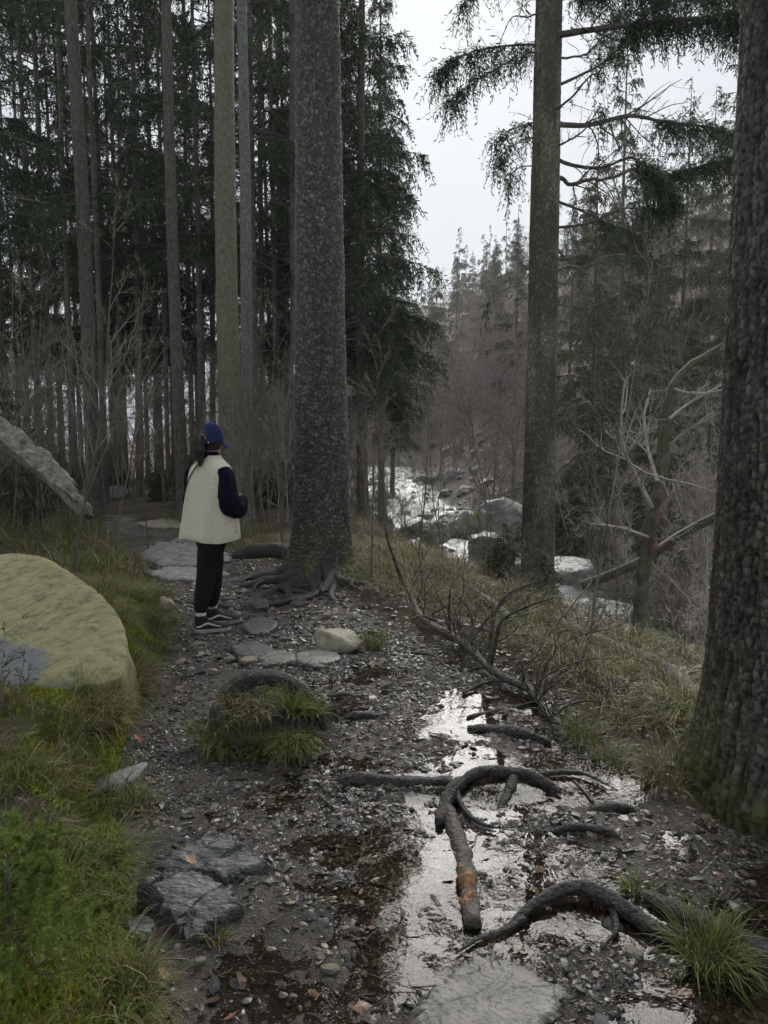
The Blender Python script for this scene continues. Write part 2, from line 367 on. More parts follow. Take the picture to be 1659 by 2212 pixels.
# thin sheet of rain water lying in the hollows of the path
fx = np.arange(-2.4, 2.3, .022); fy = np.concatenate([np.arange(1.4, 5, .022), np.arange(5, 9, .04)])
X, Y = np.meshgrid(fx, fy); sh = X.shape
Xr, Yr = X.ravel(), Y.ravel()
pmf = pathmask(Xr, Yr); gz = H(Xr, Yr)
lvl = base(Xr, Yr)-.0105-.006*sstep(.05, -.35, Xr)+.003*sstep(-.6, -.1, Xr)+.0075*sstep(3.3, 2.7, Yr)*sstep(-.75, -.3, Xr)+.010*fbm2(Xr*1.6, Yr*1.6, 3, 61)-.05*(1-pmf)+dips(Xr, Yr)*.35-.012*sstep(5.2, 7.5, Yr)
ok = (lvl > gz-.006).reshape(sh)
F = grid_faces(*sh); okf = ok.ravel()[F].any(1)
F = F[okf]; used, inv = np.unique(F, return_inverse=True); F = inv.reshape(F.shape)
wv = np.stack([Xr, Yr, lvl+.0006*fbm2(Xr*16, Yr*16, 2, 63)], 1)[used]
wm = bpy.data.materials.new('rain_water'); wm.use_nodes = True; t = wm.node_tree; t.nodes.clear()
fr = t.nodes.new('ShaderNodeFresnel'); fr.inputs['IOR'].default_value = 1.36
tr = t.nodes.new('ShaderNodeBsdfTransparent'); tr.inputs['Color'].default_value = (.86, .79, .68, 1)
gl = t.nodes.new('ShaderNodeBsdfGlossy'); gl.inputs['Roughness'].default_value = .04
ms = t.nodes.new('ShaderNodeMixShader'); ou = t.nodes.new('ShaderNodeOutputMaterial')
nn = t.nodes.new('ShaderNodeTexNoise'); nn.inputs['Scale'].default_value = 24; bpn = t.nodes.new('ShaderNodeBump'); bpn.inputs['Strength'].default_value = .12; bpn.inputs['Distance'].default_value = .01
tcn = t.nodes.new('ShaderNodeTexCoord')
for a, c in ((tcn.outputs['Object'], nn.inputs['Vector']), (nn.outputs['Fac'], bpn.inputs['Height']), (bpn.outputs[0], gl.inputs['Normal']), (bpn.outputs[0], fr.inputs['Normal']), (fr.outputs[0], ms.inputs[0]), (tr.outputs[0], ms.inputs[1]), (gl.outputs[0], ms.inputs[2]), (ms.outputs[0], ou.inputs['Surface'])): t.links.new(a, c)
tag(link('puddle_water', mesh_np('puddle_water', wv, [F]), wm), 'shallow rain water lying in hollows of the muddy path', 'puddle', kind='structure')

# stream
sy = np.arange(7, 74, .16); su = np.linspace(-1, 1, 40)
hwid = 1.9+.5*vn2(sy*.35, sy*0, 71)
X = xs_(sy)[:, None]+hwid[:, None]*su[None]+.35*vn2(sy*.5, sy*0+3, 72)[:, None]; Y = np.repeat(sy[:, None], 40, 1)
turb = fbm2(X*2.2, Y*1.6, 4, 73)
dz = np.gradient(zs_(sy), sy)[:, None]
Z = zs_(Y)+.16*turb-.18*np.abs(su[None])**4
foam = np.clip(.47+1.1*turb+4.5*dz+.5*vn2(X*.6, Y*.4, 75), 0, 1)
fc = lerp((.05, .04, .022), (.44, .44, .43), foam.ravel()**1.3)
stm = mk('stream_foam', None, None, 14, .25, .5, 30, attr=True, spec=.5, bdist=.04)
tag(link('stream_water', mesh_np('stream_water', np.stack([X, Y, Z], -1), [grid_faces(len(sy), 40)], fc), stm), 'foaming stream running over boulders in the valley', 'stream', kind='structure')

# ------------------------------------------------------------------ trees
def big_trunk(r0, taper, flare, fh, zs, sides, cell, asp, depth, seed, lobes=5, lean=(0, 0), scale_dark=.5, top_r=.6, base_z=-.25, warp=1.):
    """trunk surface with real bark plates; returns mesh data with plate colour in Col"""
    th = np.arange(sides)*2*math.pi/sides; TH, ZZ = np.meshgrid(th, zs)
    lob = .5+.5*np.cos(lobes*TH+seed+1.2*np.sin(TH*2+seed)); z0 = np.maximum(ZZ, 0)
    R = r0*(1-taper*z0)+flare*np.exp(-z0/fh)*(.35+lob*1.0)+flare*.5*np.exp(-z0/(fh*3))
    nc = max(6, int(round(2*math.pi*r0/cell)))
    u = TH/(2*math.pi)*nc; v = ZZ/(cell*asp)
    cxy = np.stack([np.cos(TH)*1.6, np.sin(TH)*1.6, ZZ*1.1], -1)
    wu = warp*(.6*vn3(cxy*5, seed+7)+.22*vn3(cxy*14, seed+9)); wv = warp*(.7*vn3(cxy*4, seed+8)+.22*vn3(cxy*14, seed+10))
    f1, e, cid = voro(u+wu, v+wv, seed, wrap=nc, jit=1.)
    f1b, eb, cidb = voro(2*(u+wu)+.3, 1.7*v+wv, seed+3, wrap=2*nc)
    plate = sstep(.0, .28, e)
    hgt = depth*(plate*(.55+.9*cid)+.35*sstep(0, .2, eb)*cidb+.45*(1-np.minimum(f1, 1))*plate)+.012*fbm3(cxy*2.2, 3, seed+11)
    R = R+hgt
    V = np.stack([np.cos(TH)*R+lean[0]*ZZ, np.sin(TH)*R+lean[1]*ZZ, ZZ], -1)
    return V, plate, cid, TH, ZZ, R, cidb
def trunk_mesh(h, d, sides=14, n=36, seed=0, top=.08):
    z = np.concatenate([np.linspace(-.4, 1.2, 10, endpoint=False), np.linspace(1.2, h, n-10)])
    r = d/2*(1-(1-top)*np.clip(z/h, 0, 1)**1.15)+d*.28*np.exp(-np.maximum(z, 0)/.3)
    wob = np.stack([.06*np.sin(z*.31+seed), .06*np.cos(z*.27+seed*2)], 1)*min(1, d*3)
    a = np.arange(sides)*2*math.pi/sides
    V = np.stack([wob[:, 0:1]+r[:, None]*np.cos(a), wob[:, 1:2]+r[:, None]*np.sin(a), np.repeat(z[:, None], sides, 1)], -1)
    k = 1+.07*vn3(V*np.array([9, 9, 4.]), seed); V[..., :2] = wob[:, None]+(V[..., :2]-wob[:, None])*k[..., None]
    return V.reshape(-1, 3), grid_faces(n, sides, True)
def needle_twigs(mb, P0, D, Ln, r, droop=.5, nodes=5, lat=2, w=.012, ll=.3, sag=0.4):
    """needle-clad twiglets (slim leaf-shaped faces) along hanging twigs"""
    B = len(P0); D = nrm(D); pts = [P0]; d = D
    for i in range(nodes-1):
        d = nrm(d+np.array([0, 0, -droop/(nodes-1)])+r.normal(size=(B, 3))*.08); pts.append(pts[-1]+d*(Ln/(nodes-1))[:, None])
    P = np.stack(pts, 1)
    def leafs(a, dirs, l, ww):
        n = len(a); dirs = nrm(dirs); q = nrm(np.cross(dirs, r.normal(size=(n, 3)))); m = a+dirs*(l*.45)[:, None]
        V = np.stack([a, m+q*ww[:, None], a+dirs*l[:, None], m-q*ww[:, None]], 1)
        mb.add(V.reshape(-1, 3), np.arange(n*4).reshape(-1, 4))
    for i in range(nodes):
        T = nrm(P[:, min(i+1, nodes-1)]-P[:, max(i-1, 0)])
        if i < nodes-1:
            seg = P[:, i+1]-P[:, i]; leafs(P[:, i], seg, np.linalg.norm(seg, axis=1)*1.15, np.full(B, w*.8)*r.uniform(.7, 1.3, B))
        for k in range(lat):
            s = nrm(np.cross(T, r.normal(size=(B, 3)))); dd = nrm(T*.8+s*.9+np.array([0, 0, -.25*sag]))
            l = Ln*ll*(1-.55*i/(nodes-1))*r.uniform(.6, 1.3, B); leafs(P[:, i]+seg*0, dd, l, w*r.uniform(.7, 1.3, B))
def spruce_crown(seed, h, z0, rad, nb, tw, w=.016, twl=.42, low_sparse=.0, expo=.8, droop=.9, nodes=5, lat=2):
    """a hanging Norway-spruce crown between z0 and h; returns (wood mesh builder, needle mesh builder)"""
    r = rs(seed); wood = MB(); nd = MB()
    zb = z0+(h-z0)*np.sort(r.uniform(0, 1, nb)**1.15); az = r.uniform(0, 2*math.pi, nb)+np.arange(nb)*2.4
    f = np.clip((h-zb)/(h-z0), 0.03, 1); Lb = rad*(f**expo)*r.uniform(.55, 1.12, nb)
    n = 7; t = np.linspace(0, 1, n)[None]
    dro = r.uniform(.15, .5, nb)[:, None]*f[:, None]
    rr = Lb[:, None]*t; dzz = Lb[:, None]*((.25-.3*f[:, None])*t-dro*t*t*1.1+.35*dro*t**4)
    wa = az[:, None]+.18*np.sin(t*3+r.uniform(0, 6, (nb, 1)))
    P = np.stack([rr*np.cos(wa), rr*np.sin(wa), zb[:, None]+dzz], -1)
    R = (.006+.011*Lb[:, None]/max(rad, .1)*2)*(1-.85*t)
    V, F = tubes(P, R, 4, seed); wood.add(V, F)
    k = np.maximum(3, (tw*Lb/Lb.mean()).astype(int)); pi = np.repeat(np.arange(nb), k)
    tt = (.16+.84*r.uniform(0, 1, len(pi))**.8); x = tt*(n-1); i = np.minimum(x.astype(int), n-2); fr = (x-i)[:, None]
    a = P[pi, i]*(1-fr)+P[pi, i+1]*fr; T = nrm(P[pi, i+1]-P[pi, i])
    side = nrm(np.cross(T, np.array([0, 0, 1.])))*r.choice([-1, 1], len(pi))[:, None]
    D = T*r.uniform(.2, .9, (len(pi), 1))+side*r.uniform(.2, 1., (len(pi), 1))+np.array([0, 0, -1])*r.uniform(.1, .9, (len(pi), 1))
    Ln = twl*r.uniform(.5, 1.5, len(pi))*(.45+.75*f[pi])*(1.15-.5*tt)
    needle_twigs(nd, a, D, Ln, r, droop=droop, nodes=nodes, lat=lat, w=w)
    return wood, nd
def dead_stubs(seed, z0, z1, rtr, n, l0=.25, l1=1.4):
    r = rs(seed); z = r.uniform(z0, z1, n); az = r.uniform(0, 2*math.pi, n)
    st = np.stack([np.cos(az)*rtr*.8, np.sin(az)*rtr*.8, z], 1); d = np.stack([np.cos(az), np.sin(az), r.uniform(-.25, .35, n)], 1)
    Ln = np.exp(r.uniform(math.log(l0), math.log(l1), n)); mb = MB()
    P, R = grow(r, st, d, Ln, .004+.008*Ln, 7, .10, -.03, .2)
    P[:, :, 2] -= (np.linspace(0, 1, 7)**2)[None]*Ln[:, None]*.15; P[:, :, 2] += (np.linspace(0, 1, 7)**5)[None]*Ln[:, None]*.2
    V, F = tubes(P, R, 4, seed); mb.add(V, F)
    s, dd, l, rr = spawn(r, P, R, 2, .4, .95, 50, .35); P2, R2 = grow(r, s, dd, l, rr*.8, 4, .12, 0, .3); V, F = tubes(P2, R2, 3, seed+1); mb.add(V, F)
    return mb

# --- the big scaly spruce beside the walker
TREE = np.array([-.69, 8.35]); tz = float(base(np.array([TREE[0]]), np.array([TREE[1]]))[0])
zsA = np.concatenate([np.linspace(-.35, 6.6, 640), np.linspace(6.7, 27, 24)])
V, plate, cid, TH, ZZ, R, cb = big_trunk(.292, .046, .09, .22, zsA, 200, .036, 1.2, .0105, 3, lobes=5)
k = np.where(ZZ > 6.6, np.clip(1-(ZZ-6.6)/21, .08, 1), 1)[..., None]; V[..., :2] *= np.broadcast_to(k, V[..., :2].shape)
mossm = np.exp(-np.maximum(ZZ, 0)/.35)*sstep(-.1, .25, fbm3(np.stack([V[..., 0]*6, V[..., 1]*6, V[..., 2]*4], -1), 3, 5)+.35*np.exp(-np.maximum(ZZ, 0)/.2)+.12*np.cos(TH+.2))
big_c = np.array([.024, .021, .018])*(1-plate[..., None])+plate[..., None]*(np.array([.07, .064, .056])+np.array([.17, .16, .148])*(cid[..., None]**2.2)+.03*cb[..., None])
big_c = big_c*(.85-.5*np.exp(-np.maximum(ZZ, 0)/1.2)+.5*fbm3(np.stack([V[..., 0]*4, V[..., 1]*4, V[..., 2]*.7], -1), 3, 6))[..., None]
big_c = big_c*(1-mossm[..., None]*.75)+np.array([.075, .095, .02])*mossm[..., None]*.75
t = thing('spruce_tree', 'thick spruce with scaly grey bark and mossy foot right of the walker', 'tree', (TREE[0], TREE[1], tz))
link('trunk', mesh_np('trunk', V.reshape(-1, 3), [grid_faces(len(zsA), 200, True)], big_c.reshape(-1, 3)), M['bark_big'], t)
HERO_TREE = t
# root plate: gnarled roots running out from its foot
r = rs(77)
def on_ground(xy, off=0.): return np.array([xy[0], xy[1], Hs(xy[0], xy[1])+off])
for i, (az, ln, rr) in enumerate([(-100, .95, .05), (-80, 1.15, .055), (-62, .9, .045), (-118, 1.1, .05), (-45, 1.0, .05), (-140, 1.2, .055), (-165, 1.3, .06), (-20, .9, .05), (-92, 1.45, .04), (-70, 1.5, .038), (-108, 1.35, .036), (-128, 1.5, .04)]):
    a = math.radians(az); pts = []; 
    for q in np.linspace(0, 1, 7):
        a2 = a+.35*math.sin(q*4+i*1.7)*q
        x = TREE[0]+math.cos(a2)*(.26+ln*q); y = TREE[1]+math.sin(a2)*(.26+ln*q)
        pts.append(on_ground((x, y), rr*(.9-1.3*q)+.02*math.sin(q*9+i)))
    pts = np.array(pts)-np.array([TREE[0], TREE[1], tz])
    pts[0, 2] += .10
    V, F = limb(pts, [rr*1.5, rr*1.15, rr, rr*.9, rr*.75, rr*.6, rr*.3], 40, 10, .2, 10, i)
    mb = MB().add(V, *F)
    for kx in range(3):
        j = 2+kx; p = pts[j]; aa = a+(.8 if kx % 2 else -.8)+.2*i
        q = [p, p+np.array([math.cos(aa)*.16, math.sin(aa)*.16, -.005]), p+np.array([math.cos(aa+.3)*.34, math.sin(aa+.3)*.34, -.04])]
        V, F = limb(q, [rr*.5, rr*.4, rr*.15], 14, 7, .2, 12, i+kx); mb.add(V, *F)
    link('root', mb.mesh('root'), M['root'], t)

# --- the slim spruce by the stream, with its limbs
T2 = np.array([2.25, 11.0]); t2z = float(base(T2[:1], T2[1:])[0])
zsB = np.concatenate([np.linspace(-.4, 9.2, 560), np.linspace(9.4, 24, 20)])
V, plate, cid, TH, ZZ, R, cb = big_trunk(.236, .0325, .05, .25, zsB, 150, .028, 1.3, .007, 9, lobes=4)
k = np.where(ZZ > 9.2, np.clip(1-(ZZ-9.2)/15.5, .06, 1), 1)[..., None]; V[..., :2] *= np.broadcast_to(k, V[..., :2].shape)
patch = sstep(-.2, .3, fbm3(np.stack([V[..., 0]*3, V[..., 1]*3, V[..., 2]*.9], -1), 3, 15))
c = np.array([.075, .072, .046])*(1-plate[..., None])+plate[..., None]*(np.array([.12, .116, .078])+np.array([.22, .215, .16])*(cid[..., None]**4))
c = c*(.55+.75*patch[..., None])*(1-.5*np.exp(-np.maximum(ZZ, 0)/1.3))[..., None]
t2 = thing('spruce_tree', 'slim olive barked spruce by the stream with bare limbs reaching right', 'tree', (T2[0], T2[1], t2z))
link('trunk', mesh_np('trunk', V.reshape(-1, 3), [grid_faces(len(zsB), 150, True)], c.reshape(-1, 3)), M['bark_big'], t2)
LIMBS = [  # pixel path, depth change over its length, base radius, needle share (start fraction, density)
 ([(1182, 80), (1274, 65), (1404, 50), (1530, 40), (1640, 36)], -1.3, .046, (.35, 150)),
 ([(1192, 137), (1265, 110), (1310, 70), (1340, 10)], .8, .018, (.5, 26)),
 ([(1190, 192), (1250, 165), (1310, 130), (1375, 60), (1430, -10)], -.7, .024, (.55, 34)),
 ([(1182, 255), (1230, 220), (1280, 165), (1325, 110)], -1.2, .02, (.7, 10)),
 ([(1186, 267), (1270, 270), (1360, 250), (1430, 262), (1530, 275), (1610, 295)], .9, .04, (.55, 95)),
 ([(1188, 327), (1260, 280), (1298, 228)], -1.0, .016, (.8, 5)),
 ([(1190, 340), (1245, 357), (1300, 367), (1370, 345), (1415, 380), (1460, 430)], -.9, .03, (.62, 60)),
 ([(1190, 385), (1280, 385), (1380, 372), (1480, 362), (1610, 357)], .6, .03, (.45, 120)),
 ([(1188, 430), (1245, 450), (1310, 480), (1395, 515)], .8, .024, (.5, 40)),
 ([(1188, 495), (1280, 480), (1345, 450), (1455, 460)], -.8, .022, (.7, 14)),
 ([(1188, 525), (1230, 565), (1295, 630)], .9, .02, (.9, 3)),
 ([(1188, 565), (1280, 545), (1385, 515)], .9, .02, (.6, 20)),
 ([(1188, 582), (1260, 575), (1330, 545), (1430, 570)], -.8, .02, (.7, 10)),
 ([(1300, 470), (1340, 455), (1430, 520), (1580, 598)], -.9, .014, (.95, 2)),
 ([(1190, 655), (1270, 662), (1320, 640)], -.7, .014, (.95, 2)),
 ([(1190, 813), (1230, 811), (1310, 822)], -.6, .016, (.95, 2)),
 ([(1190, 876), (1262, 874)], -.4, .012, (.95, 2)),
 ([(1190, 10), (1260, -20), (1400, -30), (1560, -10)], -.4, .03, (.25, 150)),
 ([(1192, -60), (1300, -110), (1450, -90), (1600, -20)], .9, .035, (.25, 170)),
 ([(1140, 37), (1100, 45), (1075, 112)], -.5, .014, (.95, 2)),
 ([(1140, 95), (1050, 105), (985, 128), (945, 158)], .4, .02, (.12, 120)),
 ([(1140, 115), (1070, 150), (1010, 185), (965, 222)], -.5, .016, (.2, 70)),
 ([(1135, 268), (1100, 285), (1066, 312)], .5, .014, (.2, 40)),
 ([(1135, 300), (1095, 325), (1072, 350)], -.4, .012, (.2, 26)),
 ([(1140, -5), (1090, -35), (1010, -10), (985, 10)], .5, .02, (.3, 34)),
 ([(1130, 360), (1108, 372), (1095, 392)], .3, .01, (.2, 18)),
 ([(1130, 610), (1075, 625), (1050, 660)], .4, .01, (.9, 2)),
]
LIMBS = [([(1166, pp[0][1]-2)]+pp if pp[0][0] < 1145 else pp, a_, b_, c_) for pp, a_, b_, c_ in LIMBS]
org = np.array([T2[0], T2[1], t2z])
for i, (pp, dY, rad, (nf, nn_)) in enumerate(LIMBS):
    m = len(pp); pts = np.array([atY(px, py, T2[1]+(.0 if q else 0)+dY*q/(m-1)) for q, (px, py) in enumerate(pp)])-org
    q = spline(pts, 30); r = rs(200+i); nn_ = int(nn_*(1.25 if pp[-1][0] > 1165 else .6)) if nn_ > 4 else nn_; q[2:] += (fbm3(q*2.3+i, 3, i)[:, None]*r.normal(size=(1, 3))*.10)[2:]
    R = np.linspace(1, .22, 30)*rad; R[:2] *= 1.5
    V, F = limb(q, R, 44, 8, .10, 8, i); mb = MB().add(V, *F)
    P = q[None]; Rn = R[None]
    L0 = np.linalg.norm(np.diff(q, axis=0), axis=1).sum(); kk = int(6+L0*7)
    s, d, l, rr = spawn(r, P, Rn, kk, .15, 1., 48, .26, .35, .42); d[:, 2] -= .25; P2, R2 = grow(r, s, d, l, rr, 6, .14, -.02, .3); V, F = tubes(P2, R2, 4, i); mb.add(V, F)
    s, d, l, rr = spawn(r, P2, R2, 3, .2, 1., 45, .45, .3, .6); P3, R3 = grow(r, s, d, l, rr, 4, .16, -.05, .4); V, F = tubes(P3, R3, 3, i); mb.add(V, F)
    br = link('branch', mb.mesh('branch'), M['bark'], t2)
    if nn_ > 1:
        nd = MB(); P2L = P2.reshape(-1, 3)
        tt = nf+(1-nf)*r.uniform(0, 1, nn_*3)**.8; x = tt*29; ii = np.minimum(x.astype(int), 28); a = q[ii]+(q[ii+1]-q[ii])*(x-ii)[:, None]
        D = nrm(q[ii+1]-q[ii])*r.uniform(-.1, .8, (len(a), 1))+r.normal(size=a.shape)*.5; D[:, 2] -= r.uniform(.1, 1.1, len(a))
        needle_twigs(nd, a+r.normal(size=a.shape)*.03, D, r.uniform(.15, .55, len(a)), r, droop=.8, nodes=6, lat=2, w=.0075, ll=.26)
        link('needles', nd.mesh('needles', False), M['needle'], br)

# --- the near dark spruce at the right edge
T3 = np.array([1.80, 3.22]); t3z = float(base(T3[:1], T3[1:])[0])
zsC = np.concatenate([np.linspace(-.3, 3.9, 620), np.linspace(4.0, 26, 24)])
V, plate, cid, TH, ZZ, R, cb = big_trunk(.335, .006, .07, .22, zsC, 300, .021, 2.0, .0035, 21, lobes=6, warp=1.1)
k = np.where(ZZ > 3.9, np.clip(1-(ZZ-3.9)/23, .06, 1), 1)[..., None]; V[..., :2] *= np.broadcast_to(k, V[..., :2].shape)
c = np.array([.022, .016, .012])*(1-plate[..., None])+plate[..., None]*(np.array([.045, .035, .028])+np.array([.12, .105, .092])*(cid[..., None]**2.5)+.03*cb[..., None])
c = c*(.65+.7*(.5+fbm3(np.stack([V[..., 0]*3, V[..., 1]*3, V[..., 2]*.8], -1), 3, 27)))[..., None]
mossm = np.exp(-np.maximum(ZZ-.05, 0)/.45)*sstep(-.15, .25, fbm3(np.stack([V[..., 0]*7, V[..., 1]*7, V[..., 2]*5], -1), 3, 25)+.5*np.exp(-np.maximum(ZZ, 0)/.3)-.05)
c = c*(1-mossm[..., None]*.8)+np.array([.055, .07, .014])*mossm[..., None]*.8
fq = np.stack([np.cos(TH)*11, np.sin(TH)*11, ZZ*3.6], -1); fq = fq+.5*vn3(fq*1.7, 31)[..., None]; fi = np.abs(fbm3(fq, 3, 33)); fi2 = np.abs(fbm3(fq*[2.1, 2.1, 3.2]+9, 2, 35))
crk = np.exp(-(fi/.05)**2); crk2 = np.exp(-(fi2/.05)**2)*.6; cr_ = np.clip(crk+crk2, 0, 1.2)[..., None]
rad_ = np.stack([np.cos(TH), np.sin(TH), 0*TH], -1); V = V+rad_*(.012*np.minimum(fi/.16, 1)[..., None]-.009*cr_)
c = c*(1-.6*np.clip(cr_, 0, 1))*(.8+1.6*np.clip(fi-.08, 0, .3))[..., None]
t3 = thing('spruce_tree', 'near dark spruce with flaking bark plates cut off by the right edge', 'tree', (T3[0], T3[1], t3z))
link('trunk', mesh_np('trunk', V.reshape(-1, 3), [grid_faces(len(zsC), 300, True)], c.reshape(-1, 3)), M['bark_big'], t3)

# --- crown variants shared by the standing spruces
def crown_pair(name, *a, **k):
    w, n = spruce_crown(*a, **k); return w.mesh(name+'_wood'), n.mesh(name, False)
HIGH = [crown_pair('crown', 301+i, 27, 15.5, 2.6, 50, 26, w=.02, twl=.6) for i in range(2)]      # crown starts high
MIDC = [crown_pair('crown', 311+i, 17.5, z0, rd, nb, 26, w=.0155, twl=.5) for i, (z0, rd, nb) in enumerate([(5.2, 2.7, 64), (4.4, 2.5, 84), (6.4, 2.9, 60), (3.4, 2.4, 100)])]
DENSE = [crown_pair('crown', 351+i, 20, 4.0, 1.8, 175, 26, w=.0145, twl=.62, droop=1.3) for i in range(2)]
LOWC = [crown_pair('crown', 321+i, 13, .7, rd, 110, 26, w=.018, twl=.5) for i, rd in enumerate([2.5, 2.1])]
FARC = [crown_pair('crown', 331+i, 13, 1.2, rd, 60, 13, w=.05, twl=.9, nodes=4) for i, rd in enumerate([2.3, 1.9, 2.6])]
for t_, z_ in ((HERO_TREE, 0), (t3, 0)):
    for me, m, nm in ((HIGH[0][0], M['bark'], 'branches'), (HIGH[0][1], M['needle'], 'crown')): o = link(nm, me, m, t_); 
for me, m, nm in ((HIGH[1][0], M['bark'], 'branches'), (HIGH[1][1], M['needle'], 'crown')): link(nm, me, m, t2)
def make_spruce(label, px, Y, dia, trunkmat, crown=None, stubs=None, h=26, group=None, seed=0, cs=1., lean=(0, 0), needle='needle', cz=0):
    x = (px-829.5)/FPX*Y/cp; z = Hs(x, Y)
    t = thing('spruce_tree', label, 'tree', (x, Y, z-.05), rs(seed).uniform(0, 6.28), group)
    t.rotation_euler[0], t.rotation_euler[1] = lean
    if crown in MIDC: h = 17.5*cs
    if crown in DENSE: h = 20*cs
    V, F = trunk_mesh(h, dia, 16, 40, seed); link('trunk', MB().add(V, F).mesh('trunk'), M[trunkmat], t)
    if stubs: 
        o = link('dead_branches', dead_stubs(seed+900, stubs[0], stubs[1], dia/2, stubs[2], *(stubs[3:] or (.15, 1.3))).mesh('dead_branches'), M['dead_twig'], t); tag(o, kind='stuff')
    if crown:
        for me, m, nm in ((crown[0], M['bark'], 'branches'), (crown[1], M[needle], 'crown')):
            o = link(nm, me, m, t); o.scale = (cs,)*3; o.location = (0, 0, cz)
    return t
LEFT = [
 ('slender dark spruce trunk near the left edge, the left of a close pair', 93, 20, .19, 'bark', MIDC[2], (1, 8, 40)),
 ('slender brown spruce trunk near the left edge, the right of a close pair', 117, 21, .19, 'bark', HIGH[0], (1, 9, 40)),
 ('stout dark spruce trunk rising out of the left thicket beside a thinner trunk', 205, 14.5, .29, 'bark', HIGH[1], (2, 9, 34)),
 ('thinner spruce trunk half hidden behind the stout dark one on the left', 226, 18, .17, 'bark', MIDC[2], (1, 9, 50)),
 ('brown spruce trunk standing in the gap right of the stout dark one', 308, 20, .2, 'bark', MIDC[0], (1, 9, 40)),
 ('dim spruce trunk just left of the grey trunk behind the walker', 341, 23, .2, 'bark', MIDC[1], (1, 9, 40)),
 ('dark grey spruce trunk standing left of the walker and reaching the ground', 400, 15, .25, 'bark', HIGH[0], (2, 9, 26)),
 ('narrow spruce trunk between the dark grey one and the thick olive one', 465, 23, .2, 'bark', MIDC[0], (1, 9, 40)),
 ('thick olive brown spruce trunk rising right behind the cap of the walker', 502, 12.6, .395, 'bark_olive', HIGH[1], (3, 9, 14, .05, .3)),
 ('pale speckled spruce trunk touching the thick olive one on its right', 533, 14.2, .235, 'bark_pale', HIGH[0], (1.5, 9, 46)),
 ('black spruce trunk with drooping dead branches right of the pale speckled one', 556, 17.5, .2, 'bark', MIDC[2], (1, 9, 80, .4, 2.2)),
 ('thin dark spruce trunk in the bright gap left of the scaly spruce', 589, 25, .2, 'bark', MIDC[1], (1, 9, 50)),
 ('thin pale green spruce trunk in the gap left of the scaly spruce', 622, 22, .17, 'bark_olive', MIDC[2], (1, 9, 40)),
 ('grey spruce trunk standing tight against the left side of the scaly spruce', 640, 17, .21, 'bark', HIGH[1], (1, 9, 60, .3, 1.6)),
 ('very thin trunk at the far left edge of the picture', 52, 24, .13, 'bark', MIDC[3], (1, 9, 40)),
 ('faint spruce trunk beyond the gap in the left thicket', 430, 28, .16, 'bark', MIDC[2], (1, 9, 40)),
 ('faint leaning spruce trunk behind the dark grey one', 378, 26, .15, 'bark', MIDC[0], (1, 9, 40)),
]
for i, (lb, px, Y, dia, tm, cr, stb) in enumerate(LEFT):
    make_spruce(lb, px, Y, dia, tm, cr, stb, seed=400+i, cs=rs(i).uniform(.95, 1.1), lean=((rs(i+50).uniform(-.008, .008)), rs(i+70).uniform(-.012, .006)))
r = rs(17)
for i, (px, Y, dia) in enumerate([(30, 23, .15), (72, 27, .16), (140, 25, .15), (168, 19, .14), (182, 28, .17), (252, 22, .17), (276, 26, .15), (322, 27, .16), (366, 21, .13), (418, 24, .17), (446, 27, .15), (482, 20, .14), (571, 21, .17), (604, 28, .16), (655, 24, .17)]):
    make_spruce('slim bare spruce trunk among the trunks of the left forest', px, Y, dia, 'bark' if i % 3 else 'bark_olive', HIGH[i % 2], (.8, 9, 44, .2, 1.5), seed=430+i, group='slim bare trunks of the left forest', lean=(r.uniform(-.012, .012), r.uniform(-.012, .012)))
# a rank of dense spruces whose foliage hangs to the right of the scaly spruce
for i, (lb, px, Y, cr, cs) in enumerate([
 ('dense dark spruce whose hanging foliage borders the sky gap on its left', 785, 17.5, DENSE[0], 1.0),
 ('dense spruce close behind the right side of the scaly spruce', 730, 20, DENSE[1], 1.05),
 ('dense spruce behind the left side of the scaly spruce', 668, 22, DENSE[0], 1.1),
 ('hazier spruce beyond the hanging foliage, left foot of the sky gap', 822, 27, DENSE[1], 1.0),
 ('distant spruce in the haze under the hanging foliage', 850, 40, DENSE[0], .8)]):
    make_spruce(lb, px, Y, .26, 'bark', cr, (1, 6, 50), seed=450+i, cs=cs)
# forest behind, copies
proto = []
for i, cr in enumerate(MIDC):
    p = make_spruce('spruce standing far back in the dim left forest', -900-60*i, 30+3*i, .24, 'bark', cr, (.6, 7, 60, .2, 1.8), seed=470+i, group='spruces far back in the left forest'); proto.append(p)
r = rs(5); placed = []
n_ = 0
for k in range(2000):
    Y = r.uniform(27, 58); px = r.uniform(-150, 640); x = (px-829.5)/FPX*Y
    if any((x-a)**2+(Y-b)**2 < 3.0**2 for a, b in placed): continue
    placed.append((x, Y)); s = r.uniform(.75, 1.15)
    dup(proto[r.randint(4)], (x, Y, Hs(x, Y)-.1), r.uniform(0, 6.28), s); n_ += 1
    if n_ > 14: break
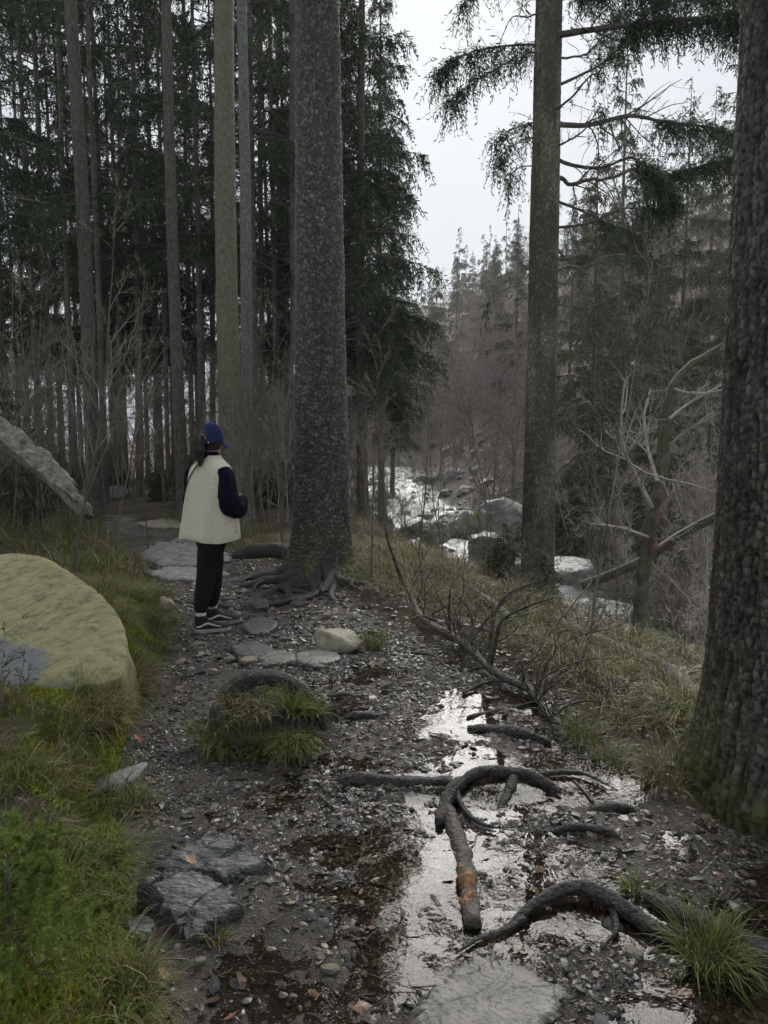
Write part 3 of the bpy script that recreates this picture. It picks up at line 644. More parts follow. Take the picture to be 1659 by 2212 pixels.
# nearer crowns whose foliage shows between the left trunks, and one beside the left edge
for i, (lb, px, Y, cr, cs) in enumerate([
 ('spruce with foliage hanging over the far left edge', -30, 15, MIDC[0], .9),
 ('spruce with foliage hanging between the close pair and the stout trunk', 160, 24, MIDC[3], 1.),
 ('spruce with foliage hanging between the stout trunk and the grey trunk', 270, 21, MIDC[0], 1.),
 ('spruce with foliage filling the top left corner', 20, 21, MIDC[1], 1.),
 ('spruce with foliage behind the stout dark trunk on the left', 215, 25, MIDC[1], 1.05),
 ('spruce with foliage between the grey trunk and the thick olive one', 350, 24, MIDC[3], 1.05),
 ('spruce with foliage hanging behind the thick olive trunk', 440, 19, MIDC[2], .9),
 ('spruce with foliage hanging between the black trunk and the scaly spruce', 600, 19.5, MIDC[2], 1.)]):
    make_spruce(lb, px, Y, .17, 'bark', cr, (1, 7, 40), seed=490+i, cs=cs)
# low dark spruce at the left edge
def low_spruce(lb, px, Y, cr, s, group=None, needle='needle', nm='spruce_tree', seed=0):
    x = (px-829.5)/FPX*Y; t = thing(nm, lb, 'tree', (x, Y, Hs(x, Y)-.1), rs(seed).uniform(0, 6), group, s)
    V, F = trunk_mesh(13, .2, 10, 24, seed); link('trunk', MB().add(V, F).mesh('trunk'), M['bark'], t)
    link('branches', cr[0], M['bark'], t); link('crown', cr[1], M[needle], t); return t
low_spruce('low dark young spruce at the left edge above the leaning slab', -25, 9.5, LOWC[0], .30, seed=1)
# conifers on the right-hand hillside
for i, (lb, px, Y, s) in enumerate([
 ('tall hazy spruce on the right hillside with its top against the sky', 1330, 34, 1.35),
 ('dark spruce with drooping boughs between the stream spruce and the right edge', 1275, 21, .92),
 ('dark spruce on the hillside left of the near right trunk', 1460, 30, 1.0),
 ('olive spruce on the hillside partly behind the near right trunk', 1560, 28, 1.1),
 ('low spruce on the hillside behind the broken mossy tree', 1390, 40, 1.0),
 ('spruce high on the slope at the right edge', 1640, 36, 1.2),
 ('hazy spruce close to the left side of the stream spruce trunk', 1110, 46, 1.05),
 ('faint spruce standing beyond the bare wood right of the gap', 1045, 62, 1.0),
 ('bushy spruce on the slope just right of the stream spruce trunk', 1225, 33, .85), ('bushy spruce high on the slope under the stream spruce limbs', 1310, 44, 1.0), ('olive spruce on the slope above the broken mossy tree', 1420, 20, .6), ('dim spruce on the slope left of the near right trunk', 1515, 40, 1.1), ('spruce on the upper slope beside the near right trunk', 1580, 46, 1.15), ('small spruce among the pale shrubs across the stream', 1290, 26, .5), ('small spruce among the shrubs right of the broken tree', 1530, 22, .5), ('spruce on the upper slope behind the tall hazy one', 1370, 54, 1.15)]):
    low_spruce(lb, px, Y, LOWC[i % 2], s, needle='needle_far', seed=520+i)
# far tree line
pf = []
for i in range(3):
    pf.append(low_spruce('distant spruce in the tree line closing the valley', -300-80*i, 90, FARC[i], .9, 'distant spruces of the valley tree line', 'needle_far', seed=540+i))
r = rs(8); placed = []
for k in range(3000):
    Y = r.uniform(62, 125); px = r.uniform(640, 1750); x = (px-829.5)/FPX*Y
    if px < 860 and r.uniform() < .5: continue
    if any((x-a)**2+(Y-b)**2 < 3.2**2 for a, b in placed): continue
    placed.append((x, Y)); dup(pf[r.randint(3)], (x, Y, Hs(x, Y)-.3), r.uniform(0, 6.28), r.uniform(.55, .95))
    if len(placed) > 110: break

# ------------------------------------------------------------------ rocks and boulders
def ico(sub):
    bm = bmesh.new(); bmesh.ops.create_icosphere(bm, subdivisions=sub, radius=1.0); bm.verts.ensure_lookup_table()
    V = np.array([v.co[:] for v in bm.verts]); F = np.array([[v.index for v in f.verts] for f in bm.faces]); bm.free(); return V, F
ICO = {k: ico(k) for k in (1, 2, 3, 4, 5)}
def rock_vf(seed, sub=4, planes=26, sc=(1, 1, 1), amp=.06, layers=0.):
    V, F = ICO[sub]; r = rs(seed); n = nrm(r.normal(size=(planes, 3))); h = r.uniform(.62, .98, planes)
    d = V@n.T; k = np.where(d > .05, h[None]/np.maximum(d, .05), 9).min(1); k = np.minimum(k, 1.15)
    P = V*k[:, None]; P = P*(1+amp*2*fbm3(P*2.2+seed, 4, seed)+amp*.8*fbm3(P*8, 2, seed+3))[:, None]
    if layers: P[:, :2] *= (1+layers*np.sign(vn2(P[:, 2]*9, P[:, 2]*0, seed)))[:, None]
    return P*np.array(sc), F
def rock_me(name, seed, **k):
    V, F = rock_vf(seed, **k); return mesh_np(name, V, [F], None, False if k.get('sub', 4) < 3 else True)
def on_plane(px, py, p0, n):
    d = ray(px, py); o = np.array([0, 0, CAMZ]); return o+d*(np.dot(p0-o, n)/np.dot(d, n))
def slab_vf(out, thick, amp=.012, edge=.03, seed=0, nt=120, nr=26, up=None, fs=6., layer=.015, jag=.085, crack=0.):
    out = np.asarray(out, float); c = out.mean(0); k = len(out)
    rim = spline(np.vstack([out[-1:], out, out[:1], out[1:2]]), (k+2)*nt//k)
    cl = np.vstack([out, out[:1]]); rim = spline(cl, nt+1)[:-1]
    if up is None:
        up = np.zeros(3)
        for i in range(k): up += np.cross(out[i]-c, out[(i+1) % k]-c)
        up = up/np.linalg.norm(up); up = up if up[2] > 0 else -up
    a = np.arange(nt); jg = 1+jag*2*vn2(a*.45, a*0., seed)+jag*vn2(a*1.3, a*0., seed+1); jg[-1] = jg[0]
    rim = c+(rim-c)*jg[:, None]
    rho = np.linspace(0.02, 1, nr); P = c+rho[:, None, None]*(rim-c)[None]
    hgt = amp*2*fbm3(P*fs, 4, seed)+amp*.9*np.round(3*vn3(P*fs*.5, seed+9))/2+amp*.4*fbm3(P*fs*5, 2, seed+4)
    if crack:
        cq = np.stack([(P[..., 0]+P[..., 1]*.9)*1.6, (P[..., 0]-P[..., 1])*5.5, P[..., 2]*2], -1); hgt = hgt-crack*np.exp(-(np.abs(fbm3(cq, 3, seed+40))/.025)**2)-crack*.7*np.exp(-(np.abs(fbm3(cq*[1.5, 2.2, 1], 3, seed+43))/.03)**2)
    hgt = hgt-edge*np.clip((rho[:, None]-.86)/.14, 0, 1)**2*(.5+vn3(P*9, seed+6)+.5)
    P = P+up*hgt[..., None]; rows = [P]
    for j in range(1, 7):
        q = j/6; s = 1+layer*4*vn2(np.full(nt, q*7.3), a*.12, seed+8)-.05*q
        rows.append((c+(rim-c)*s[:, None]-up*(edge*.6+thick*q)+up*.3*thick/6*vn2(a*.3, a*0+q*9, seed+12)[:, None])[None])
    V = np.concatenate(rows, 0); n = len(V); F = grid_faces(n, nt, True); V = V.reshape(-1, 3)
    V = np.vstack([V, c+up*hgt[0].mean()]); j = np.arange(nt)
    return V, [F, np.stack([np.full(nt, n*nt), j, (j+1) % nt], 1)]
def slab(name, label, cat, out, thick, mat, **k):
    V, F = slab_vf(out, thick, **k); c = np.asarray(out).mean(0); V = V-c
    o = link(name, mesh_np(name, V, F), mat); o.location = c; return tag(o, label, cat)
# the lichen-yellow boulder on the left bank
p0 = np.array([-1.9, 4.1, .24]); nn = nrm(np.array([-.10, -.40, 1.]))
bo = [(-260, 1300), (-120, 1215), (20, 1188), (90, 1196), (150, 1232), (215, 1278), (255, 1325), (272, 1385), (252, 1452), (160, 1474), (40, 1488), (-80, 1500), (-230, 1440)]
lich = mk('rock_lichen', (.09, .088, .05), (.30, .285, .14), 7, .7, .3, 90, stretch=(1.2, 1.8, 1), c3=(.25, .235, .115), bdist=.006)
tt = lich.node_tree; bb = tt.nodes['Principled BSDF']           # bare grey stone where the lichen stops near its foot
geo_ = tt.nodes.new('ShaderNodeTexCoord'); sx = tt.nodes.new('ShaderNodeSeparateXYZ'); tt.links.new(geo_.outputs['Object'], sx.inputs[0])
nz2 = tt.nodes.new('ShaderNodeTexNoise'); nz2.inputs['Scale'].default_value = 3.5; nz2.inputs['Detail'].default_value = 6; tt.links.new(geo_.outputs['Object'], nz2.inputs['Vector'])
ad = tt.nodes.new('ShaderNodeMath'); ad.operation = 'MULTIPLY_ADD'; ad.inputs[1].default_value = .85; tt.links.new(nz2.outputs['Fac'], ad.inputs[0])
m1 = tt.nodes.new('ShaderNodeMath'); m1.operation = 'MULTIPLY_ADD'; m1.inputs[1].default_value = .9; tt.links.new(sx.outputs['X'], m1.inputs[0]); tt.links.new(sx.outputs['Y'], m1.inputs[2])
tt.links.new(m1.outputs[0], ad.inputs[2])
mrr = tt.nodes.new('ShaderNodeMapRange'); mrr.inputs['From Min'].default_value = .13; mrr.inputs['From Max'].default_value = .2
tt.links.new(ad.outputs[0], mrr.inputs['Value'])
mx = tt.nodes.new('ShaderNodeMix'); mx.data_type = 'RGBA'; mx.inputs[6].default_value = (.15, .155, .16, 1)
src = bb.inputs['Base Color'].links[0].from_socket; tt.links.new(mrr.outputs[0], mx.inputs[0]); tt.links.new(src, mx.inputs[7]); tt.links.new(mx.outputs[2], bb.inputs['Base Color'])
slab('boulder', 'large flat topped boulder covered in yellow green lichen on the left bank', 'boulder', [on_plane(a, b, p0, nn) for a, b in bo], .55, lich, amp=.009, edge=.03, seed=4, nt=360, nr=110, fs=2.2, jag=.008, layer=.02, crack=.007)
# the leaning slab above it
p0 = np.array([-3.6, 7.8, 1.3]); nn = nrm(np.array([.30, -.62, .72]))
ls = [(-420, 660), (-150, 800), (0, 897), (100, 968), (160, 1040), (196, 1098), (180, 1098), (118, 1036), (45, 978), (0, 950), (-150, 868), (-420, 745)]
slab('rock_slab', 'long pale slab of rock leaning down to the right above the bank', 'rock', [on_plane(a, b, p0, nn) for a, b in ls], .14, mk('rock_pale', (.09, .09, .075), (.42, .41, .36), 12, .7, 1., 34, c3=(.24, .235, .20), bdist=.03), amp=.035, edge=.04, seed=8, nt=240, nr=50, fs=4, jag=.05, crack=.02)
# stones set in the path
def gplane(py_px, h): p = ground_hit(*py_px); p[2] += h; return p
UPV = np.array([0, 0, 1.])
def path_slab(label, pts, h, thick, mat, n=(0, 0, 1), name='stone', cat='stone', **k):
    c = np.mean(pts, 0); p0 = gplane(c, h); return slab(name, label, cat, [on_plane(a, b, p0, nrm(np.array(n, float))) for a, b in pts], thick, M[mat], **k)
path_slab('broad flat brown stone slab lying at the bottom edge of the path', [(890, 2215), (905, 2162), (960, 2110), (995, 2077), (1045, 2057), (1130, 2077), (1190, 2110), (1232, 2140), (1205, 2180), (1150, 2225), (1060, 2290), (930, 2290)], .022, .1, 'rock_flat', seed=31, amp=.009, edge=.014, jag=.07, nt=260, nr=60, crack=.0025)
path_slab('dark wet slate rock with a broken lower edge beside the left verge', [(295, 1907), (345, 1950), (385, 2008), (415, 2030), (470, 1995), (515, 1957), (482, 1905), (420, 1880), (340, 1880)], .085, .16, 'rock_wet', n=(.12, -.22, 1), seed=32, amp=.02, edge=.03, jag=.10, nt=220, nr=50, fs=7, crack=.012)
path_slab('dark wet slate rock lying behind the broken one on the left verge', [(325, 1857), (400, 1818), (465, 1797), (520, 1825), (577, 1862), (535, 1892), (490, 1905), (440, 1882), (350, 1880)], .05, .14, 'rock_wet', n=(-.06, -.25, 1), seed=33, amp=.02, edge=.025, jag=.10, nt=220, nr=50, fs=7, crack=.012)
path_slab('small blue grey slate stone at the left verge below the dark rocks', [(272, 1985), (305, 1975), (335, 1990), (320, 2020), (285, 2015)], .03, .06, 'rock_wet', seed=34, amp=.006, edge=.015)
path_slab('wide grey stone slab across the path left of the walker', [(300, 1205), (330, 1172), (390, 1168), (440, 1180), (490, 1195), (480, 1212), (400, 1222)], .14, .22, 'rock', n=(0, -.10, 1), seed=35, amp=.015, edge=.03)
path_slab('lower grey stone step in front of the wide slab', [(320, 1232), (380, 1222), (450, 1226), (490, 1236), (440, 1246), (360, 1248)], .06, .14, 'rock', seed=36, amp=.01, edge=.02)
path_slab('small slab behind the wide grey slab on the path', [(365, 1168), (400, 1152), (440, 1160), (430, 1174)], .12, .2, 'rock', seed=37, amp=.01, edge=.02)
path_slab('flat tan stone at the bend of the path far behind', [(300, 1128), (360, 1118), (420, 1124), (400, 1136), (330, 1138)], .05, .12, 'rock_tan', seed=38, amp=.008, edge=.02)
path_slab('flat blue grey stone in the mud right of the shoes', [(500, 1395), (545, 1385), (590, 1398), (560, 1416), (515, 1412)], .03, .08, 'rock_wet', seed=39, amp=.007, edge=.015)
path_slab('flat wet stone beyond the shoes by the tree roots', [(520, 1345), (560, 1330), (600, 1342), (580, 1362), (540, 1364)], .035, .08, 'rock_wet', seed=40, amp=.007, edge=.015)
path_slab('flat tan stone above the arched root hummock', [(635, 1412), (690, 1400), (735, 1415), (700, 1432), (650, 1430)], .035, .08, 'rock_flat', seed=41, amp=.006, edge=.012)
path_slab('brown flat stone left of the tan one above the hummock', [(555, 1420), (600, 1402), (640, 1415), (610, 1432)], .03, .07, 'rock_flat', seed=42, amp=.006, edge=.012)
def rock_at(label, px, py, size, mat, seed, up=.3, name='stone', cat='stone', **k):
    p = G(px, py); o = link(name, rock_me(name, seed, sc=size, **k), M[mat]); o.location = (p[0], p[1], p[2]+size[2]*up); o.rotation_euler[2] = seed*1.3; return tag(o, label, cat)
rock_at('pale tan angular stone in front of the scaly spruce roots', 735, 1402, (.20, .17, .13), 'rock_tan', 51, .45, amp=.05)
rock_at('small pale tan stone by the grass left of the walker', 362, 1322, (.12, .10, .09), 'rock_tan', 52, .5, amp=.05)
rock_at('dark wet angular stone right of the shoes', 560, 1318, (.13, .11, .08), 'rock_wet', 53, .5)
rock_at('grey stone half sunk in moss on the left bank', 255, 1700, (.16, .09, .06), 'rock', 54, .3)
rock_at('low grey rock in the grass beyond the left bank', 240, 1078, (.55, .4, .3), 'rock', 55, .3)
LOOSE = [rock_me('stone', 60+i, sub=2, planes=22, sc=s, amp=.05) for i, s in enumerate([(1, .75, .35), (1, .6, .5), (.9, .8, .3), (1, .5, .35), (.8, .8, .55)])]
r = rs(61); n_ = 0; mats = ['rock_wet', 'rock', 'rock_wet', 'rock_flat', 'rock_tan']
LM = [[me if j == 0 else me.copy() for j in range(1)] for me in LOOSE]
for i, me in enumerate(LOOSE): me.materials.append(M[mats[i]])
while n_ < 125:
    if n_ < 70: px, py = r.uniform(380, 820), r.uniform(1240, 1460)
    else: px, py = r.uniform(250, 1500), r.uniform(1250, 2180)
    p = G(px, py)
    if pathmask(p[0], p[1]) < .5: continue
    if n_ < 70 and (p[0]-TREE[0])**2+(p[1]-TREE[1])**2 < .2: continue
    s = np.exp(r.normal(-3.25, .35))*(1.25 if n_ < 70 else .6); o = bpy.data.objects.new('stone', LOOSE[r.randint(5)]); COL.objects.link(o)
    o.location = (p[0], p[1], p[2]+s*.12); o.scale = (s,)*3; o.rotation_euler = (r.normal(0, .18), r.normal(0, .18), r.uniform(0, 6.28))
    tag(o, 'loose grey or brown stone bedded in the wet path', 'stone', 'loose stones bedded in the path'); n_ += 1
# stream boulders
BOULD = [rock_me('boulder', 80+i, sub=5, planes=24, sc=s, amp=.085) for i, s in enumerate([(1, .8, .6), (1, .7, .5), (.9, .9, .7), (1.1, .7, .4), (1, .8, .35)])]
bm_ = mk('boulder_grey', (.10, .10, .09), (.36, .36, .335), 3.5, .5, .8, 12, c3=(.22, .22, .205), bdist=.05, per_obj=.35)
for me in BOULD: me.materials.append(bm_)
def boulder(x, y, s, z=None, lb='grey boulder in the stream bed', grp='boulders in the stream bed', k=None):
    o = bpy.data.objects.new('boulder', BOULD[r.randint(5) if k is None else k]); COL.objects.link(o)
    o.location = (x, y, (max(Hs(x, y), zs_(y)-.2) if z is None else z)+s*.15); o.scale = (s,)*3; o.rotation_euler = (r.normal(0, .2), r.normal(0, .2), r.uniform(0, 6.28)); return tag(o, lb, 'boulder', grp)
for px, py, Y, s, lb in [(1062, 1172, 21, 1.25, 'largest pale boulder beside the white water left of the stream spruce'), (1000, 1120, 27, 1.2, 'flat topped boulder above the largest one in the stream'), (1095, 1105, 25, 1.3, 'broad grey boulder left of the stream spruce trunk'), (1240, 1215, 17, .9, 'grey flat boulder right of the stream spruce'), (1265, 1310, 13.5, .8, 'pale wet rock shelf below right of the stream spruce'), (1330, 1375, 12, .6, 'pale rock among the branches low on the right'), (940, 1142, 24, .7, 'dark rock splitting the white water')]:
    p = atY(px, py, Y); o = boulder(p[0], p[1], s, p[2]-s*.35, lb, None)
n_ = 0
while n_ < 210:
    y = r.uniform(10, 62)**1.0; x = xs_(y)+r.normal(0, 2.4)
    if abs(x-xs_(y)) < 1.3 and r.uniform() < .88: continue
    if x < xs_(y)-1.3 and y > 13 and r.uniform() < .5: continue
    if abs(x-T2[0]) < .7 and abs(y-T2[1]) < .8: continue
    boulder(x, y, min(np.exp(r.normal(-1.25, .5)), .3+.03*y)); n_ += 1
for k in range(60):
    y = r.uniform(11, 50); boulder(xs_(y)+r.uniform(-1.5, 1.5), y, np.exp(r.normal(-1.7, .35)), float(zs_(y))-.05)
for k in range(26):
    y = r.uniform(12, 45); x = xs_(y)+r.uniform(3, 11); boulder(x, y, np.exp(r.normal(-.7, .4)), None, 'mossy boulder on the slope across the stream', 'boulders on the far slope')

# ------------------------------------------------------------------ roots, logs and the fallen branch
def px_path(pp, y0=None, y1=None, lift=0., hug=0.):
    """points through the pixels, depth running from the ground depth of the first to that of the last"""
    a = ground_hit(*pp[0])[1] if y0 is None else y0; b = ground_hit(*pp[-1])[1] if y1 is None else y1
    k = len(pp)-1; L_ = np.concatenate([[0], np.cumsum(np.hypot(*np.diff(np.array(pp, float), axis=0).T))]); L_ /= L_[-1]
    P = np.array([atY(px, py, a+(b-a)*L_[i]) for i, (px, py) in enumerate(pp)])
    if hug: P = np.array([atY(px, py, (1-hug)*p[1]+hug*ground_hit(px, py, .02)[1]) for p, (px, py) in zip(P, pp)])
    P[:, 2] += lift; return P
def gnarl(name, label, cat, pts, rad, mat, n=60, sides=16, rough=.16, fs=14, seed=0, parent=None):
    pts = np.asarray(pts); c = pts[0].copy(); V, F = limb(pts-c, rad, n, sides, rough, fs, seed)
    o = link(name, mesh_np(name, V, F), M[mat], parent); o.location = c
    return tag(o, label, cat) if cat else o
gnarl('root', 'dark root running level along the mud step left of the arched root', 'root', px_path([(728, 1688), (760, 1682), (830, 1688), (900, 1692), (960, 1690), (985, 1700)], 3.30, 3.30), [.018, .030, .027, .026, .024, .012], 'root', 90, 18, .28, 16, 1)
gnarl('root', 'grey arched root curving over the mud step', 'root', px_path([(948, 1775), (958, 1740), (985, 1698), (1030, 1670), (1080, 1664), (1140, 1672), (1185, 1692), (1212, 1712)], None, None, -.004, .95), [.022, .027, .027, .025, .024, .022, .019, .008], 'root', 110, 18, .26, 16, 2)
gnarl('root', 'short forked root hanging under the right part of the arched root', 'root', px_path([(1108, 1680), (1100, 1710), (1085, 1740), (1070, 1760)], 3.3, 3.1), [.022, .022, .018, .008], 'root', 30, 10, .2, 16, 3)
gnarl('root', 'thin root prong beside the forked root under the arch', 'root', px_path([(1112, 1690), (1122, 1722), (1140, 1755)], 3.3, 3.15), [.018, .015, .007], 'root', 24, 9, .2, 16, 4)
for i, (lb, pp, rd) in enumerate([('thin side root forking from the left end of the arched root', [(985, 1705), (1000, 1745), (1030, 1775), (1075, 1790)], [.014, .012, .009, .003]), ('thin root running from the arched root toward the brown puddle', [(1150, 1680), (1200, 1668), (1260, 1672), (1320, 1700)], [.014, .012, .010, .003]), ('thin root sunk in the mud left of the looping grey root', [(1130, 1985), (1080, 2015), (1030, 2030), (985, 2060)], [.012, .010, .008, .003]), ('thin root creeping out below the looping grey root', [(1320, 1960), (1330, 2010), (1300, 2050)], [.013, .010, .003])]):
    gnarl('root', lb, 'root', px_path(pp, None, None, .002, 1.), rd, 'root', 40, 10, .28, 18, 130+i)
lg = thing('broken_branch', 'broken barked branch with orange bare wood pointing toward the viewer', 'branch', tuple(px_path([(968, 1758), (1018, 2010)])[0]))
bp_ = px_path([(968, 1758), (985, 1810), (1000, 1862), (1008, 1905), (1012, 1955), (1020, 2010)], None, None, .02); c0 = np.array(lg.location)
V, F = limb(bp_-c0, [.026, .032, .035, .036, .034, .028], 80, 20, .14, 16, 5); link('bark', mesh_np('bark', V, F), M['log'], lg)
M['wood_orange'] = mk('bare_wood', (.08, .04, .02), (.36, .18, .075), 26, .6, .8, 60, stretch=(1, .4, 1), bdist=.006)
for (a, b, s, sd) in (((.0, -.012, .017), .027, (0.58, .80), 6), ((.0, -.012, .016), .023, (.76, .95), 7), ((-.010, -.008, .018), .017, (.48, .64), 8)):
    q = spline(bp_-c0, 101)[int(s[0]*100):int(s[1]*100)+1][::4]+np.array(a)+np.array([-.006, 0, 0]); k = len(q)
    V, F = limb(q, b*np.sin(np.linspace(.35, math.pi-.35, k)), 40, 14, .6, 34, sd); link('bare_wood', mesh_np('bare_wood', V, F), M['wood_orange'], lg)
V, F = limb(np.array([bp_[3]-c0+[.01, 0, .01], bp_[3]-c0+[.05, -.01, .012], bp_[3]-c0+[.072, -.015, .018]]), [.016, .013, .011], 14, 9, .2, 20, 9); link('knot', mesh_np('knot', V, F), M['log'], lg)
gnarl('root', 'smooth grey root looping out of the mud at lower right', 'root', px_path([(1095, 2003), (1150, 1955), (1210, 1925), (1265, 1920), (1320, 1945), (1370, 1978), (1425, 2010), (1470, 2040)], None, None, .0, .85), [.006, .016, .023, .027, .029, .027, .022, .014], 'root', 110, 20, .26, 16, 10)
gnarl('root', 'half buried root running to the right edge behind the grass tuft', 'root', px_path([(1395, 1945), (1450, 1975), (1520, 2005), (1600, 2050), (1700, 2110)], None, None, .015), [.02, .036, .040, .045, .05], 'root', 60, 14, .18, 12, 11)
gnarl('root', 'dark root knuckle low in the mud left of the near right trunk', 'root', px_path([(1255, 1752), (1300, 1744), (1340, 1742), (1385, 1752)], None, None, -.004), [.008, .020, .018, .006], 'root', 30, 12, .25, 16, 12)
gnarl('root', 'tangled broken root lying below the brown puddle', 'root', px_path([(1185, 1798), (1235, 1786), (1280, 1788), (1320, 1800), (1355, 1822)], None, None, -.002), [.006, .014, .017, .014, .005], 'root', 36, 12, .3, 18, 13)
gnarl('root', 'dark root end beside the bright puddle above the mud step', 'root', px_path([(745, 1555), (775, 1548), (815, 1552), (840, 1545)], None, None, .01), [.01, .02, .018, .008], 'root', 30, 12, .3, 18, 14)
gnarl('root', 'long low root crossing the mud under the fallen branch', 'root', px_path([(1010, 1575), (1070, 1580), (1130, 1590), (1190, 1605)], None, None, .006), [.012, .03, .03, .012], 'root', 36, 12, .3, 14, 15)
gnarl('root', 'thick dark root running left from the foot of the scaly spruce', 'root', px_path([(505, 1200), (545, 1192), (600, 1190), (650, 1200)], 8.9, 8.6), [.04, .085, .09, .10], 'root', 40, 16, .15, 8, 16)

# hummock with an arched root
hc = ground_hit(582, 1610); hz = Hs(hc[0], hc[1])
hum = thing('root_hummock', 'grassy hummock of soil bound by a dark arched root in mid path', 'hummock', (hc[0], hc[1]+.12, hz))
V, F = ICO[5]; P = V.copy(); k = 1+.35*fbm3(V*2.2, 4, 91)+.10*fbm3(V*9, 2, 92); P = P*k[:, None]*np.array([.32, .34, .245]); P[:, 2] -= .02
hcol = lerp((.022, .017, .012), (.06, .075, .018), np.clip(.35+1.6*fbm3(V*3, 3, 93)-.5*V[:, 0], 0, 1))
link('soil', mesh_np('soil', P, [F], hcol), mk('hummock_soil', None, None, 40, .85, .9, 70, attr=True, bdist=.015), hum)
def hum_pt(x, y, lift=.0): return [x, y, .235*math.sqrt(max(.0, 1-(x/.30)**2-(y/.32)**2))+lift]
for pts, rd, sd in (([(-.255, -.16, -.05), (-.262, -.06, .03), (-.235, .03, .05), (-.16, .075, .055), (-.06, .08, .06), (.06, .07, .05), (.16, .05, .03), (.235, .0, .01), (.29, -.07, -.06)], [.016, .026, .033, .036, .036, .032, .026, .020, .012], 21),
                    ([(-.235, .04, .05), (-.215, -.05, .055), (-.19, -.13, .05), (-.17, -.20, .03), (-.16, -.26, -.01)], [.022, .030, .027, .022, .012], 22), ([(-.14, .09, .04), (-.20, .05, .05), (-.255, -.01, .02)], [.02, .026, .018], 23), ([(.0, -.26, .02), (.10, -.30, .0), (.22, -.30, -.03), (.34, -.33, -.06)], [.01, .016, .015, .008], 24)):
    V, F = limb(np.array([hum_pt(p[0], p[1]-.09, p[2]-.008) for p in pts]), rd, 70, 16, .24, 18, sd); link('root', mesh_np('root', V, F), M['root'], hum)

hum.scale = (1.1, 1.0, 1.12)
# the fallen branch along the right edge of the path
fb = np.array([G(a, b+14)+np.array([0, 0, .05]) for a, b in [(828, 1225), (865, 1265), (925, 1325), (1000, 1392), (1070, 1450), (1140, 1502), (1185, 1535), (1228, 1575)]])
fbt = thing('fallen_branch', 'long dead fallen branch with upright snags along the right path edge', 'branch', tuple(fb[0])); c0 = fb[0]
fb[1:-1] += rs(3).normal(size=(6, 3))*[.035, .05, .018]; V, F = limb(fb-c0, [.014, .024, .028, .028, .026, .023, .018, .013], 100, 14, .2, 12, 31); link('stem', mesh_np('stem', V, F), M['log'], fbt)
q = spline(fb-c0, 60)[None]; r = rs(44); s_, d_, l_, r_ = spawn(r, q, np.full((1, 60), .012), 46, .05, 1., 70, .05, .5, .5); d_[:, 2] = np.abs(d_[:, 2])+.15; l_ = np.clip(l_*2.2, .1, .75); A, B_ = grow(r, s_, d_, l_, np.maximum(r_, .004), 7, .22, .02, .3); V, F = tubes(A, B_, 5, 3); mb = MB().add(V, F)
s_, d_, l_, r_ = spawn(r, A, B_, 3, .3, 1., 50, .45, .3, .6); A, B_ = grow(r, s_, d_, l_, np.maximum(r_, .002), 5, .2, 0, .4); V, F = tubes(A, B_, 4, 4); mb.add(V, F); link('twigs', mb.mesh('twigs'), M['log'], fbt)
def Yfb(px): return float(np.interp(px, [828, 865, 925, 1000, 1070, 1140, 1185, 1228], fb[:, 1]))
SN = [([(872, 1272), (858, 1225), (838, 1170), (832, 1130)], .014), ([(905, 1302), (912, 1262), (914, 1232)], .013), ([(880, 1280), (895, 1260), (915, 1250)], .012), ([(972, 1368), (970, 1320), (972, 1272)], .011), ([(1008, 1400), (1022, 1355), (1010, 1310), (985, 1285)], .012), ([(1040, 1425), (1060, 1370), (1075, 1310), (1110, 1275), (1160, 1255)], .013),
      ([(1060, 1440), (1070, 1390), (1085, 1340), (1140, 1310), (1200, 1290)], .012), ([(1010, 1398), (1050, 1340), (1110, 1280), (1145, 1235)], .010), ([(1165, 1520), (1172, 1480), (1190, 1445)], .012), ([(1165, 1515), (1180, 1490), (1200, 1480)], .009), ([(1100, 1470), (1040, 1470), (990, 1490), (955, 1510)], .011), ([(1060, 1440), (1010, 1450), (975, 1490)], .010), ([(940, 1340), (910, 1330), (890, 1335)], .010), ([(1195, 1545), (1235, 1520), (1290, 1515), (1350, 1540)], .009), ([(1000, 1392), (985, 1425), (990, 1470)], .008), ([(930, 1330), (965, 1310), (1000, 1300)], .008)]
for i, (pp, rd) in enumerate(SN):
    y0 = Yfb(pp[0][0]); P = px_path(pp, y0, y0+(.25 if i % 3 else -.3))-c0; rd *= 1.25; V, F = limb(P, np.linspace(1, .35, len(pp))*rd, 26, 8, .15, 14, 40+i)
    mb = MB().add(V, *F); q = spline(P, 20)[None]; s, d, l, rr = spawn(rs(i), q, np.full((1, 20), rd*.6), 4, .3, 1, 50, .3); A, B_ = grow(rs(i), s, d, l, rr, 5, .2, .05); V, F = tubes(A, B_, 4, i); mb.add(V, F)
    link('snag', mb.mesh('snag'), M['log'], fbt)
